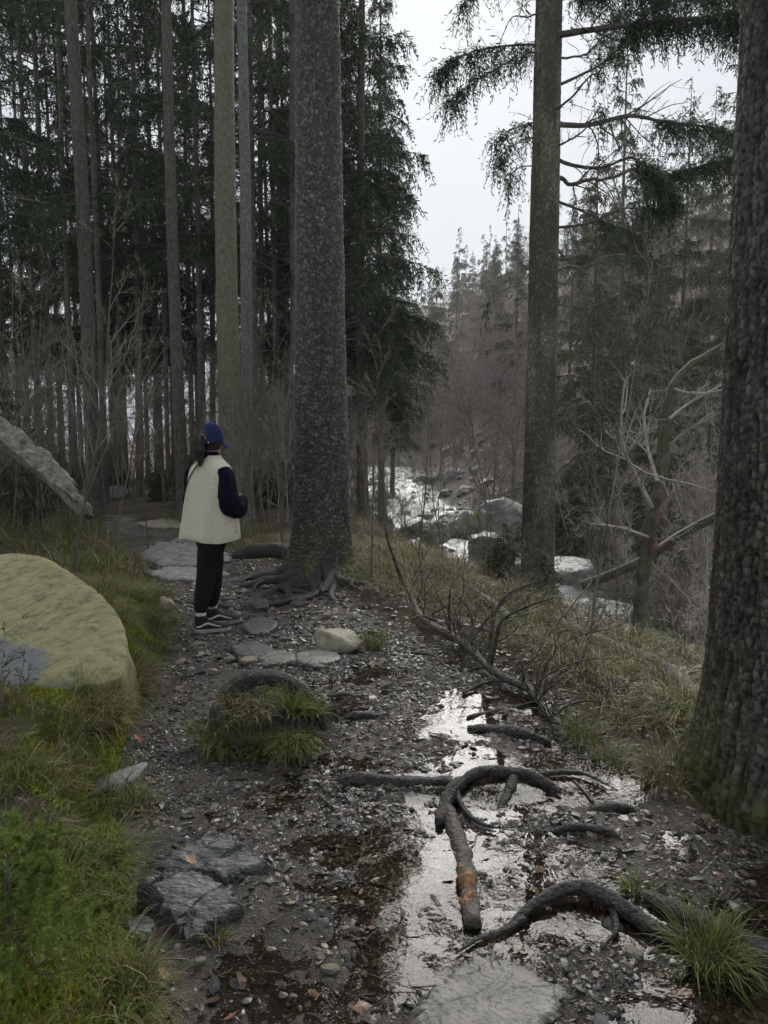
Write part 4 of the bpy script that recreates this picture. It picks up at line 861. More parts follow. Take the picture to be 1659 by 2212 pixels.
for i, (lb, pp, rd) in enumerate([('bent dead stick lying in the needles left of the fallen branch', [(890, 1412), (935, 1418), (960, 1440), (985, 1452)], .011), ('curved dead stick under the middle of the fallen branch', [(1000, 1500), (1045, 1478), (1095, 1470)], .010), ('long thin stick lying on the mud below the fallen branch', [(1010, 1552), (1060, 1540), (1110, 1530), (1165, 1515)], .010),
   ('thin stick lying across the lower right mud', [(1235, 2065), (1330, 2115), (1420, 2150), (1510, 2190)], .007), ('dark stick in the mud beside the flat bottom slab', [(1300, 2040), (1318, 2065), (1335, 2090)], .007), ('short stick on the gravel right of the hummock', [(720, 1505), (745, 1502), (770, 1508)], .012), ('forked dead stick on the mud right of the mud step', [(1240, 1690), (1262, 1712), (1280, 1735)], .008), ('stick by the dark slate rock', [(690, 1720), (705, 1735), (725, 1752)], .008),
   ('pale stick standing in the mud at the foot of the fallen branch', [(1035, 1545), (1040, 1530), (1042, 1512)], .006), ('thin curved root stick above the puddle at right', [(1255, 1690), (1275, 1730), (1300, 1752)], .006)]):
    gnarl('stick', lb, 'stick', px_path(pp, None, None, rd*.8), np.linspace(1, .6, len(pp))*rd, 'log', 30, 8, .2, 18, 60+i)
q = [G(a, b)+np.array([0, 0, .02]) for a, b in [(1195, 1345), (1300, 1392), (1420, 1445), (1525, 1540)]]
gnarl('fallen_log', 'pale fallen log on the grassy slope left of the near right trunk', 'log', q, [.045, .055, .055, .05], 'bark', 60, 14, .1, 6, 71)
q = [G(a, b)+np.array([0, 0, .05]) for a, b in [(1000, 1275), (1060, 1320), (1110, 1360)]]
gnarl('fallen_log', 'brown fallen log in the dry grass behind the fallen branch', 'log', q, [.03, .045, .04], 'log', 50, 12, .1, 6, 72)
p = px_path([(1215, 1090), (1330, 1230), (1440, 1185), (1560, 1120)], 12, 11)
gnarl('fallen_log', 'slanting grey dead log between the broken tree and the near right trunk', 'log', px_path([(1260, 1265), (1380, 1215), (1480, 1150), (1600, 1090)], 12, 10.5), [.08, .075, .066, .055], 'bark', 60, 12, .1, 5, 73)

r = rs(57)
for k in range(16):
    y = r.uniform(3.6, 8.5); x = np.interp(y, SLY, SLX)-.5+r.uniform(-.25, .8)
    if x > 1.25 and y < 4.2: continue
    a = r.uniform(0, 6.28); L_ = r.uniform(.5, 1.3); A, RA = grow(r, np.array([[0, 0, .04]]), np.array([[math.cos(a), math.sin(a), r.uniform(.0, .5)]]), np.array([L_]), np.array([r.uniform(.007, .013)]), 12, .12, -.02)
    V, F = tubes(A, RA, 7, k); mb = MB().add(V, F); s_, d_, l_, r_ = spawn(r, A, RA, 9, .15, 1., 50, .4, .3, .55); A, RA = grow(r, s_, d_, l_, np.maximum(r_, .003), 6, .18, .02); V, F = tubes(A, RA, 5, k); mb.add(V, F)
    s_, d_, l_, r_ = spawn(r, A, RA, 3, .2, 1., 45, .5, .3, .6); A, RA = grow(r, s_, d_, l_, np.maximum(r_, .002), 5, .18, .0); V, F = tubes(A, RA, 4, k); mb.add(V, F)
    o = link('dead_branch', mb.mesh('dead_branch'), M['log'] if k % 2 else M['dead_twig']); o.location = (x, y, Hs(x, y)); tag(o, 'forked dead branch lying in the dry grass of the right bank', 'branch', 'dead branches on the right bank')
# broken mossy tree
bt0 = atY(1372, 1450, 8.6); bt0[2] = min(bt0[2], Hs(bt0[0], bt0[1])); bt = thing('broken_tree', 'crooked broken tree with torn pink wood and moss on the right slope', 'tree', tuple(bt0))
PT = [(1372, 1450), (1380, 1360), (1388, 1260), (1398, 1180), (1412, 1100), (1428, 1030), (1438, 940), (1444, 870), (1462, 822), (1492, 790), (1525, 768), (1562, 742)]
q = np.array([atY(a, b, 8.6+.02*i) for i, (a, b) in enumerate(PT)])-bt0; q[0, 2] = -.1
V, F = limb(q, [.76*v for v in [.12, .105, .095, .09, .085, .075,   .066, .062, .064, .056, .038, .012]], 150, 16, .22, 9, 81); mc = sstep(-.05, .2, fbm3(V*5, 3, 82)+.12*(V[:, 2] > 2.2))
link('trunk', mesh_np('trunk', V, F, lerp((.07, .058, .048), (.12, .11, .08), np.clip(.5+2*fbm3(V*14, 3, 3), 0, 1))*(1-mc[:, None]*.6)+np.array([.07, .085, .02])*mc[:, None]*.6), M['bark_big'], bt)
M['wood_pink'] = mk('torn_wood', (.09, .055, .045), (.22, .13, .105), 16, .7, .8, 50, stretch=(1, 1, .3), bdist=.01)
for (a, b), s, sd in (((1414, 1178), .055, 1), ((1428, 1072), .06, 2), ((1420, 1120), .04, 3)):
    c = atY(a, b, 8.52)-bt0; V, F = limb(np.array([c+[-.02, .012, -.14], c+[.0, -.003, 0], c+[.025, .012, .13]]), [.01, s*.62, .008], 24, 10, .5, 30, sd); link('torn_wood', mesh_np('torn_wood', V, F), M['wood_pink'], bt)
for i, (pp, rd) in enumerate([([(1408, 1095), (1370, 1020), (1345, 960), (1342, 890), (1350, 820)], .03), ([(1420, 1040), (1400, 970), (1392, 900), (1405, 840)], .025), ([(1435, 1090), (1460, 1050), (1470, 990)], .022), ([(1445, 905), (1490, 870), (1560, 830)], .02), ([(1448, 960), (1500, 920), (1575, 880)], .018), ([(1455, 840), (1500, 850), (1580, 840)], .018), ([(1400, 1160), (1340, 1140), (1270, 1130)], .02), ([(1395, 1200), (1450, 1160), (1500, 1130)], .02)]):
    P = np.array([atY(a, b, 8.6+.2*j*(1 if i % 2 else -1)) for j, (a, b) in enumerate(pp)])-bt0; q = spline(P, 16)[None]; Rn = np.linspace(rd, rd*.3, 16)[None]; r = rs(90+i)
    V, F = tubes(q, Rn, 8, i); mb = MB().add(V, F); A, B_ = q, Rn
    for k, lf in ((9, .45), (4, .5)):
        s, d, l, rr = spawn(r, A, B_, k, .2, 1, 50, lf, .3, .5); A, B_ = grow(r, s, d, l, rr, 6, .2, .03); V, F = tubes(A, B_, 4, i+k); mb.add(V, F)
    link('branch', mb.mesh('branch'), M['twig_pale'], bt)

# ------------------------------------------------------------------ gravel, chips and litter on the path
r = rs(101); IV, IF = ICO[1]
def scatter_path(n, fy, xr=(-2.6, 2.6), keep=None):
    out = []; tot = 0
    while tot < n:
        y = fy(n); x = r.uniform(*xr, n); m = pathmask(x, y) > r.uniform(.2, .8, n)
        inview = np.abs(x) < y*.53+.15
        m &= inview
        if keep is not None: m &= keep(x, y) > r.uniform(0, 1, n)
        out.append(np.stack([x[m], y[m]], 1)); tot += m.sum()
    return np.concatenate(out)[:n]
def pebbles(name, xy, size, cols, flat, lift, mat, tilt=.35):
    n = len(xy); z = H(xy[:, 0], xy[:, 1])
    V = IV[None]*(1+r.uniform(-.34, .3, (n, 12, 1)))*r.uniform(.55, 1.25, (n, 1, 3))*np.array([1.15, .8, 1])
    V[..., 2] *= flat[:, None]
    a = r.uniform(0, 6.28, n); tx = r.normal(0, tilt, n); ca, sa, ct, st_ = np.cos(a), np.sin(a), np.cos(tx), np.sin(tx)
    y1 = V[..., 1]*ct[:, None]-V[..., 2]*st_[:, None]; z1 = V[..., 1]*st_[:, None]+V[..., 2]*ct[:, None]
    x2 = V[..., 0]*ca[:, None]-y1*sa[:, None]; y2 = V[..., 0]*sa[:, None]+y1*ca[:, None]
    V = np.stack([x2, y2, z1], -1)*size[:, None, None]
    V[..., 0] += xy[:, 0:1]; V[..., 1] += xy[:, 1:2]; V[..., 2] += (z+lift*size)[:, None]
    F = (IF[None]+np.arange(n)[:, None, None]*12).reshape(-1, 3)
    me = mesh_np(name, V.reshape(-1, 3), [F], np.repeat(cols, 12, 0), False); o = link(name, me, M[mat]); return o
PAL = np.array([[.05, .048, .045], [.09, .085, .078], [.13, .125, .115], [.10, .08, .055], [.17, .135, .085], [.06, .05, .04], [.27, .25, .215], [.16, .09, .05], [.035, .032, .03]])
def gcol(n, w): return PAL[r.choice(len(PAL), n, p=np.array(w)/sum(w))]*r.uniform(.7, 1.25, (n, 1))
n = 22000; xy = scatter_path(n, lambda k: 1.6+4.6*r.uniform(0, 1, k)**1.15, keep=lambda x, y: np.clip(.45-.55*sstep(-.5, -.1, x)*sstep(3.3, 3.7, y)*sstep(5.8, 5.0, y)+1.5*fbm2(x*1.1, y*1.1, 3, 111)+.35*sstep(.2, -.6, x)*sstep(2.6, 3.4, y), .06, 1))
o = pebbles('gravel', xy, np.exp(r.normal(-4.9, .45, n)), gcol(n, [4, 4, 2.5, 3, 2, 3.5, .45, .4, 4]), r.uniform(.25, .7, n), .12, 'gravel'); tag(o, 'small wet gravel strewn over the muddy path', 'gravel', kind='stuff')
n = 5200; xy = scatter_path(n, lambda k: 5+5.5*r.uniform(0, 1, k), xr=(-4.5, 1))
o = pebbles('gravel', xy, np.exp(r.normal(-4.1, .4, n)), gcol(n, [3, 4, 3, 3, 2, 3, 1.2, .4, 3]), r.uniform(.25, .6, n), .12, 'gravel'); tag(o, 'slate chips and gravel on the path around the walker', 'gravel', kind='stuff')
# flakes of slate and bits of bark: thin angular chips
n = 5200; xy = scatter_path(n, lambda k: 1.6+3.6*r.uniform(0, 1, k), keep=lambda x, y: .35+.65*sstep(-.8, .2, x))
o = pebbles('litter', xy, np.exp(r.normal(-4.5, .42, n)), gcol(n, [5, 2.5, .7, 2.5, .5, 4, .05, .4, 7]), r.uniform(.1, .22, n), .1, 'gravel', .5); tag(o, 'flakes of bark and slate trodden into the mud', 'litter', kind='stuff')
n = 2600; xy = scatter_path(n, lambda k: 1.6+4.4*r.uniform(0, 1, k), keep=lambda x, y: .25+.75*sstep(-.5, .3, x))
a = r.uniform(0, 6.28, n); Ln = np.exp(r.normal(-2.9, .55, n)); z = H(xy[:, 0], xy[:, 1])+.004
st = np.column_stack([xy, z]); P, R = grow(r, st, np.stack([np.cos(a), np.sin(a), r.normal(0, .07, n)], 1), Ln, np.exp(r.normal(-6.1, .35, n)), 4, .12, 0, .5)
P[:, :, 2] = np.maximum(P[:, :, 2], H(P[:, :, 0].ravel(), P[:, :, 1].ravel()).reshape(n, 4)+.001)
V, F = tubes(P, R, 4, 3); o = link('twig_litter', mesh_np('twig_litter', V, [F], None, True), mk('litter_twig', (.025, .02, .016), (.14, .11, .08), 2.5, .45, 0)); tag(o, 'fine broken twigs trodden into the wet path', 'twigs', kind='stuff')
n = 9000; y = r.uniform(2.6, 9.5, n); x = er_(y)-.15+(np.interp(y, SLY, SLX)-er_(y)+.7)*r.uniform(0, 1, n); xy = np.stack([x, y], 1)
o = pebbles('litter', xy, np.exp(r.normal(-4.45, .4, n)), np.array([[.10, .065, .04], [.15, .10, .06], [.07, .05, .035], [.20, .15, .09], [.05, .04, .03]])[r.randint(0, 5, n)]*r.uniform(.6, 1.2, (n, 1)), r.uniform(.1, .3, n), .2, 'gravel', .5); tag(o, 'brown leaf and bark litter on the earth between path and dry grass', 'litter', kind='stuff')
# fallen leaves, a few of them red
LF = []
for i in range(3):
    g_ = np.linspace(-1, 1, 9); V = []
    for x in g_:
        w = .42*max(.02, (1-x*x))**.7*(1+.18*math.sin(x*9+i)); V += [[x, -w, .18*w+.12*x*x], [x, 0, .1*x*x], [x, w, .22*w+.12*x*x]]
    LF.append(mesh_np('fallen_leaf', np.array(V)*[1, 1, .8+.4*i], [grid_faces(9, 3)]))
ml = [M['leaf'], mk('leaf_red', (.2, .03, .015), (.32, .06, .03), 20, .4, 0), mk('leaf_tan', (.22, .13, .07), (.34, .2, .12), 20, .5, 0)]
for i in range(3): LF[i].materials.append(ml[i])
def leaf(px, py, k, s, lb, grp=None, up=.012):
    p = G(px, py); o = bpy.data.objects.new('fallen_leaf', LF[k]); COL.objects.link(o); o.location = (p[0], p[1], p[2]+up); o.scale = (s,)*3; o.rotation_euler = (r.normal(0, .3), r.normal(0, .3), r.uniform(0, 6)); return tag(o, lb, 'leaf', grp)
leaf(10, 1868, 1, .05, 'red leaf on the moss at the left edge', up=.06); leaf(1470, 2142, 0, .045, 'brown beech leaf on the mud at the lower right'); leaf(300, 1605, 1, .035, 'red leaf on the gravel left of the hummock')
leaf(150, 1820, 0, .045, 'dark brown leaf in the grass of the left bank', up=.08); leaf(415, 1918, 2, .035, 'tan leaf lying on the dark slate rock', up=.11); leaf(525, 2120, 0, .035, 'brown leaf in the gravel near the bottom of the path'); leaf(240, 1658, 0, .03, 'brown leaf at the edge of the left verge'); leaf(355, 2112, 2, .03, 'pale leaf at the grassy verge low on the left')
for i in range(26):
    leaf(r.uniform(250, 1500), r.uniform(1400, 2200), r.choice([0, 0, 2]), r.uniform(.012, .026), 'small brown leaf scrap on the wet path', 'leaf scraps on the path')

# ------------------------------------------------------------------ grass and moss
def blades(mb, P0, az, Ln, lean, droop, w, col, r):
    n = len(P0); d = np.stack([np.cos(az)*np.sin(lean), np.sin(az)*np.sin(lean), np.cos(lean)], 1); out = np.stack([np.cos(az), np.sin(az), np.zeros(n)], 1)
    s = np.stack([-np.sin(az), np.cos(az), np.zeros(n)], 1); s = nrm(s+r.normal(size=(n, 3))*.35); p = P0; rows = []
    for i in range(5):
        ww = w*[1, .95, .75, .45, .05][i]; rows.append(np.stack([p-s*ww[:, None], p+s*ww[:, None]], 1))
        d = nrm(d+(out*.35+np.array([0, 0, -1.]))*(droop*(.12+.13*i))[:, None]+r.normal(size=(n, 3))*.05); p = p+d*(Ln/4)[:, None]
    V = np.stack(rows, 1); F = np.array([[0, 1, 3, 2], [2, 3, 5, 4], [4, 5, 7, 6], [6, 7, 9, 8]])
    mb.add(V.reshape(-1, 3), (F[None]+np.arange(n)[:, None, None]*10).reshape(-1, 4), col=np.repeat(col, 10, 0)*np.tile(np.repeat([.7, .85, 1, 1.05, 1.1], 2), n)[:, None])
GREEN = np.array([[.09, .14, .022], [.13, .18, .03], [.18, .21, .05]]); STRAW = np.array([[.29, .24, .14], [.38, .32, .20], [.22, .165, .09], [.24, .155, .085]])
def gc(r, n, straw): 
    c = np.where((r.uniform(0, 1, n) < straw)[:, None], STRAW[r.randint(0, 4, n)], GREEN[r.randint(0, 3, n)]); return c*r.uniform(.65, 1.25, (n, 1))
def tuft(mb, r, c, n, L0, straw, spread=.06, w=.0017, dirn=None, dr=1.0):
    a = r.uniform(0, 6.28, n); rad = spread*np.sqrt(r.uniform(0, 1, n)); xy = c[None, :2]+np.stack([np.cos(a)*rad, np.sin(a)*rad], 1)
    P0 = np.column_stack([xy, H(xy[:, 0], xy[:, 1])-.01]) if len(c) == 2 else np.column_stack([xy, np.full(n, c[2])])
    az = a+r.normal(0, .7, n) if dirn is None else r.normal(dirn, .9, n)
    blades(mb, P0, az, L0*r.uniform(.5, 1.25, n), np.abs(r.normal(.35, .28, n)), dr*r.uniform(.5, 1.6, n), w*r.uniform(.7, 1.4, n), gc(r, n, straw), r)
# tufts one can tell apart
def tuft_thing(lb, px, py, n, L0, straw, seed, spread=.06, w=.0017, dr=1.0, dirn=None, zoff=0, loc=None):
    rr = rs(seed); p = G(px, py) if loc is None else np.array(loc, float); p[2] += zoff; mb = MB(); tuft(mb, rr, np.array([0., 0., -.01]), n, L0, straw, spread, w, dirn, dr)
    o = link('grass_tuft', mb.mesh('grass_tuft'), M['grass']); o.location = p; return tag(o, lb, 'grass tuft')
tuft_thing('large green grass tuft beside the root at the lower right edge', 1530, 2085, 320, .21, .15, 1, .075)
tuft_thing('small green grass tuft behind the lower right root', 1368, 1930, 90, .12, .1, 2, .03)
tuft_thing('grass tuft on the verge just above the lower left corner rocks', 300, 1745, 160, .15, .5, 3, .04)
tuft_thing('low round grass tuft left of the walker', 318, 1300, 700, .26, .45, 4, .22, .0024)
tuft_thing('thin grass tuft behind the pale tan stone', 805, 1405, 160, .28, .25, 5, .06, .002)
tuft_thing('small pale grass tuft at the foot of the fallen branch', 1260, 1600, 220, .2, .35, 6, .08)
tuft_thing('low green tuft right of the brown puddle', 1325, 1645, 200, .15, .3, 7, .08)
tuft_thing('bleached grass tuft left of the foot of the near right trunk', 1440, 1690, 260, .26, .55, 8, .1)
tuft_thing('small tuft at the edge of the dark slate rock', 470, 2035, 60, .11, .4, 9, .02)
tuft_thing('reddish grass tuft under the right end of the lichen boulder', 270, 1500, 520, .26, .7, 10, .12, .0018, dirn=.2)
tuft_thing('broad grass tuft hanging over the verge below the lichen boulder', 200, 1565, 700, .28, .6, 11, .14, .0018, dirn=-.4)
tuft_thing('green grass tuft leaning over the verge on the left bank', 200, 1880, 520, .24, .3, 12, .10, .0015, dirn=-.2)
tuft_thing('dense green grass tuft at the bottom of the left bank', 250, 2180, 520, .2, .3, 13, .10, .0013)
hl = np.array(hum.location); bpy.context.view_layer.update()
mb = MB(); rr = rs(20)
for (dx, dy, dz, n, L0, st_) in ((-.16, -.12, .10, 200, .15, .35), (-.05, -.17, .10, 240, .14, .35), (-.18, .02, .12, 130, .13, .3), (.04, -.08, .17, 120, .12, .3), (-.06, -.24, .02, 260, .15, .45), (-.16, -.22, .02, 160, .12, .35)): tuft(mb, rr, np.array([dx, dy, .235*math.sqrt(max(.02, 1-(dx/.33)**2-(dy/.35)**2))-.012]), int(n*.8), L0*.9, min(.6, st_+.15), .07, .0015, -1.6, 1.3)
for (dx, dy, dz, n, L0) in ((.12, -.2, .06, 90, .17), (.20, -.16, .03, 70, .15)): tuft(mb, rr, np.array([dx, dy, .235*math.sqrt(max(.02, 1-(dx/.33)**2-(dy/.35)**2))-.012]), n*2, L0, .05, .03, .0018)
for k in range(17):
    an = rr.uniform(-2.9, -.9) if k < 20 else rr.uniform(-.9, .2); dx, dy = .31*math.cos(an)*rr.uniform(.85, 1.15), .33*math.sin(an)*rr.uniform(.85, 1.15)-.02; tuft(mb, rr, np.array([dx, dy, Hs(hl[0]+dx, hl[1]+dy)-hl[2]+rr.uniform(0, .07)]), 110 if k < 20 else 60, .15, .35, .05, .0014, -1.57, 1.3)
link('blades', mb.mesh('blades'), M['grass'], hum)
# the rest of the grass, one mass per place
def grass_mass(label, n_t, samp, n_b, L0, straw, spread, w, seed, dirn=None, dr=1.):
    global r
    rr = rs(seed); mb = MB(); k = 0
    while k < n_t:
        x, y = samp(rr)
        if x is None: continue
        tuft(mb, rr, np.array([x, y]), int(n_b*rr.uniform(.5, 1.5)), L0*rr.uniform(.6, 1.3), np.clip(straw+rr.normal(0, .25), .05, .95), spread, w, dirn, dr); k += 1
    return tag(link('grass', mb.mesh('grass'), M['grass']), label, 'grass', kind='stuff')
def s_left(q):
    y = q.uniform(1.5, 7); x = el_(y)-abs(q.normal(.05, .55)); 
    if (x < -y*.6-.3) or (4.0 < y < 5.6 and x < -1.72 and q.uniform() < .97): return None, None
    return x, y
grass_mass('green and straw coloured grass on the mossy left bank', 135, s_left, 85, .19, .30, .09, .0016, 31, -.3)
def s_berm(q):
    y = q.uniform(2.9, 11); x = np.interp(y, SLY, SLX)-.35+q.normal(0, .42)
    if x < er_(y)+.12 or (x-TREE[0])**2+(y-TREE[1])**2 < .3 or x > y*.55+.3 or (y < 3.6 and x > 1.4): return None, None
    return x, y
grass_mass('dry bleached grass along the right edge of the path', 190, s_berm, 80, .30, .66, .16, .002, 32, None, 1.9)
def s_slope(q):
    y = q.uniform(5, 16); x = sl_(y)+q.uniform(0, 3.4)
    if x > xs_(y)-1.2 or x > y*.55: return None, None
    return x, y
grass_mass('long dry grass on the slope down to the stream', 170, s_slope, 45, .32, .6, .22, .003, 33, None, 1.9)
def s_far(q):
    y = q.uniform(7.5, 18); x = el_(y)-abs(q.normal(0, 2.2))
    if x < -y*.58: return None, None
    return x, y
grass_mass('grass under the thicket behind the bend of the path', 210, s_far, 42, .36, .45, .25, .0035, 34)
def s_pathedge(q):
    y = q.uniform(9, 14); x = er_(y)+abs(q.normal(.1, .5))
    return x, y
grass_mass('green grass at the forest edge beyond the walker', 60, s_pathedge, 60, .28, .35, .15, .003, 35)
def s_tree(q):
    y = q.uniform(7.4, 9.4); x = q.uniform(-.3, .9); return x, y
grass_mass('pale dry grass right of the scaly spruce', 45, s_tree, 60, .34, .85, .14, .0022, 36)
# moss: a carpet of tiny upright shoots
n = 60000; rr = rs(41); y = 1.5+4.2*rr.uniform(0, 1, n)**1.3; x = el_(y)-.02-np.abs(rr.normal(0, .7, n))
m = (fbm2(x*2.2, y*2.2, 3, 121) > -.16+.05*(y-3)) & (x > -y*.56-.2); x, y = x[m], y[m]; n = len(x)
P0 = np.column_stack([x, y, H(x, y)-.004]); d = nrm(rr.normal(size=(n, 3))*.6+np.array([0, 0, 1.])); s = nrm(np.cross(d, rr.normal(size=(n, 3)))); l = rr.uniform(.016, .045, n); ww = rr.uniform(.0022, .005, n)
V = np.stack([P0-s*ww[:, None], P0+d*(l*.5)[:, None]+s*(ww*1.2)[:, None], P0+d*l[:, None], P0+d*(l*.5)[:, None]-s*(ww*1.2)[:, None]], 1)
c = np.array([[.27, .29, .024], [.34, .34, .035], [.18, .22, .022]])[rr.randint(0, 3, n)]*rr.uniform(.6, 1.3, (n, 1))
tag(link('moss', mesh_np('moss', V.reshape(-1, 3), [np.arange(n*4).reshape(-1, 4)], np.repeat(c, 4, 0), False), M['grass']), 'yellow green moss carpeting the left bank', 'moss', kind='stuff')

# spruce sapling in the lower left corner, with real needles
def needle_sprigs(mb, P, r, per=46, nl=.015, nw=.0016):
    B, n, _ = P.shape; q = np.repeat(np.arange(B), per); t = r.uniform(.04, 1, len(q))*(n-1); i = np.minimum(t.astype(int), n-2); f = (t-i)[:, None]
    a = P[q, i]*(1-f)+P[q, i+1]*f; T = nrm(P[q, i+1]-P[q, i]); s = nrm(np.cross(T, r.normal(size=T.shape))); d = nrm(T*.75+s); l = nl*r.uniform(.7, 1.2, len(q))
    w = nrm(np.cross(d, r.normal(size=d.shape)))*nw; V = np.stack([a-w, a+w, a+d*l[:, None]], 1); mb.add(V.reshape(-1, 3), np.arange(len(q)*3).reshape(-1, 3))
def sapling_spruce(lb, loc, h, seed, spread=1., mat='needle_fresh', nb=34):
    r = rs(seed); t = thing('spruce_sapling', lb, 'sapling', loc); P, R = grow(r, np.zeros((1, 3)), np.array([[.05, 0, 1.]]), np.array([h]), np.array([.006]), 8, .05, .05); V, F = tubes(P, R, 6); link('stem', MB().add(V, F).mesh('stem'), M['twig_brown'], t)
    z = r.uniform(.08, 1, nb); i = np.minimum((z*7).astype(int), 6); st = P[0, i]+(P[0, i+1]-P[0, i])*(z*7-i)[:, None]; az = np.arange(nb)*2.4+r.normal(0, .3, nb)
    Ln = spread*h*(.62*(1-z)+.16)*r.uniform(.7, 1.2, nb); d = np.stack([np.cos(az), np.sin(az), r.uniform(.1, .6, nb)], 1); A, RA = grow(r, st, d, Ln, np.full(nb, .0025), 6, .07, .02)
    s, d2, l, rr = spawn(r, A, RA, 7, .2, .98, 50, .42, .2); B_, RB = grow(r, s, d2, l, rr, 4, .08, .02); mb = MB()
    V, F = tubes(A, RA, 4); link('branches', MB().add(V, F).mesh('branches'), M['twig_brown'], t)
    needle_sprigs(mb, A, r, 190); needle_sprigs(mb, B_, r, 90); link('foliage', mb.mesh('foliage', False), M[mat], t); return t
p = G(20, 2160); sapling_spruce('bright green young spruce in the lower left corner', (p[0], p[1], p[2]-.02), .46, 3, 1.1, nb=46)
p = G(60, 2000); sapling_spruce('small green spruce seedling above the lower left corner', (p[0]-.05, p[1], p[2]-.02), .20, 4, 1.2)
for i, (lb, px, py, Y, h) in enumerate([('young green spruce behind the broken mossy tree', 1490, 1330, 9.6, 1.5), ('low green spruce right of the broken mossy tree', 1560, 1360, 9.0, 1.0), ('small dark spruce left of the stream spruce foot', 1090, 1330, 9.4, .8), ('small dark spruce in front of the stream spruce foot', 1185, 1370, 8.6, .6), ('low young spruce between the stream and the dry grass', 1050, 1210, 12, .8)]):
    x = (px-829.5)/FPX*Y; t = thing('young_spruce', lb, 'sapling', (x, Y, Hs(x, Y)-.05), i, None, 1.)
    w, nd = spruce_crown(600+i, h, .05, h*.42, 46, 14, w=.010, twl=.2, droop=.2, nodes=4); V, F = trunk_mesh(h, .04, 8, 14, i); V[:, 2] = np.maximum(V[:, 2], -.1)
    link('trunk', MB().add(V, F).mesh('trunk'), M['bark'], t); link('branches', w.mesh('branches'), M['bark'], t); link('crown', nd.mesh('crown', False), M['needle_fresh' if i in (0, 1) else 'needle_far'], t)

YS = [s_ for s_ in COL.objects if s_.name.startswith('young_spruce')][2]
r = rs(19)
for k in range(26):
    Y = r.uniform(12, 24); px = r.uniform(-20, 640); x = (px-829.5)/FPX*Y
    if x > el_(Y)-.8 and Y < 15: continue
    dup(YS, (x, Y, Hs(x, Y)-.05), r.uniform(0, 6), r.uniform(.9, 2.2), 'low young spruce in the undergrowth of the left forest', 'young spruces in the left undergrowth')
# ------------------------------------------------------------------ bare saplings, shrubs and far bare trees
def bare(seed, h, r0, k1, k2, k3=0, l1=.28, l2=.38, ang=34, wander=.035, up1=.05, t0=.18, sides=6, multi=1, rmin=.0032):
    r = rs(seed); st = r.normal(size=(multi, 3))*[.12, .12, 0]*(multi > 1); d = r.normal(size=(multi, 3))*(.06 if multi == 1 else .5); d[:, 2] = 1
    P, R = grow(r, st, d, h*r.uniform(.6 if multi > 1 else .95, 1, multi), np.full(multi, r0), 14, wander, .03, .12); P[:, 0, 2] -= .1
    V, F = tubes(P, R, sides, seed); stem = MB().add(V, F); tw = MB(); A, RA = P, R
    for j, (k, lf) in enumerate(((k1, l1), (k2, l2), (k3, l2))):
        if not k: break
        s, d, l, rr = spawn(r, A, RA, k, t0 if j == 0 else .15, 1., ang, lf, .35, .55); d[:, 2] += up1; rr = np.maximum(rr, rmin)
        A, RA = grow(r, s, d, l, rr, 6 if j < 2 else 4, .13, up1*.4, .3); V, F = tubes(A, RA, 4 if j == 0 else 3, seed+j); tw.add(V, F)
    return stem.mesh('stem'), tw.mesh('twigs')
def bare_thing(name, lb, cat, me, mats, loc, rz, s, grp=None):
    t = thing(name, lb, cat, loc, rz, grp, s); link('stem', me[0], None, t); link('twigs', me[1], None, t); return t
def mats_on(me, a, b): me[0].materials.append(a); me[1].materials.append(b); return me
SAP = [mats_on(bare(700+i, h, r0, k1, k2, k3), M[a], M[b]) for i, (h, r0, k1, k2, k3, a, b) in enumerate([(3.6, .014, 24, 6, 3, 'twig_brown', 'twig_brown'), (4.4, .018, 28, 6, 3, 'twig_brown', 'twig_brown'), (2.6, .009, 18, 5, 3, 'twig_brown', 'twig_brown'), (3.2, .012, 22, 6, 2, 'twig_red', 'twig_brown'), (3.0, .011, 20, 6, 3, 'twig_pale', 'twig_pale')])]
SHR = [mats_on(bare(720+i, h, r0, k1, k2, k3, ang=50, wander=.09, multi=mu, t0=.1, rmin=.0046), M[a], M[a]) for i, (h, r0, k1, k2, k3, mu, a) in enumerate([(1.8, .012, 12, 6, 3, 5, 'twig_pale'), (1.3, .008, 10, 6, 3, 6, 'twig_brown'), (2.4, .016, 14, 6, 3, 4, 'twig_pale'), (.9, .005, 8, 5, 2, 8, 'twig_brown')])]
FART = [mats_on(bare(740+i, h, r0, 18, 7, 5, l1=.36, l2=.42, ang=48, wander=.06, t0=.3, multi=mu, rmin=.008), M['twig_far'], M['twig_far']) for i, (h, r0, mu) in enumerate([(7, .07, 1), (8.5, .09, 1), (6, .05, 3)])]
def spot(px, Y): x = (px-829.5)/FPX*Y; return (x, Y, Hs(x, Y))
def plant(kind, lb, cat, mes, k, px, Y, s, grp=None, rz=None): return bare_thing(kind, lb, cat, mes[k], None, spot(px, Y), r.uniform(0, 6.28) if rz is None else rz, s, grp)
r = rs(131)
for lb, px, Y, k, s in [('thin dark sapling rising in front of the leaning slab', 148, 7.4, 1, .9), ('orange stemmed sapling at the left of the thicket', 97, 10.5, 3, 1.1), ('orange stemmed sapling left of the walker', 316, 10, 3, 1.05), ('crooked sapling stem left of the walker in the thicket', 235, 9.2, 1, .8), ('slim bare sapling close left of the scaly spruce foot', 612, 8.4, 2, 1.1), ('tall thin dark sapling in front of the stream on the right', 1285, 5.4, 0, .85), ('bare sapling right of the scaly spruce at the path edge', 800, 7.6, 2, .95), ('bare sapling left of the white water', 905, 9.5, 0, .8), ('bare sapling beside the stream spruce trunk', 1050, 9, 0, .75)]:
    plant('bare_sapling', lb, 'sapling', SAP, k, px, Y, s)
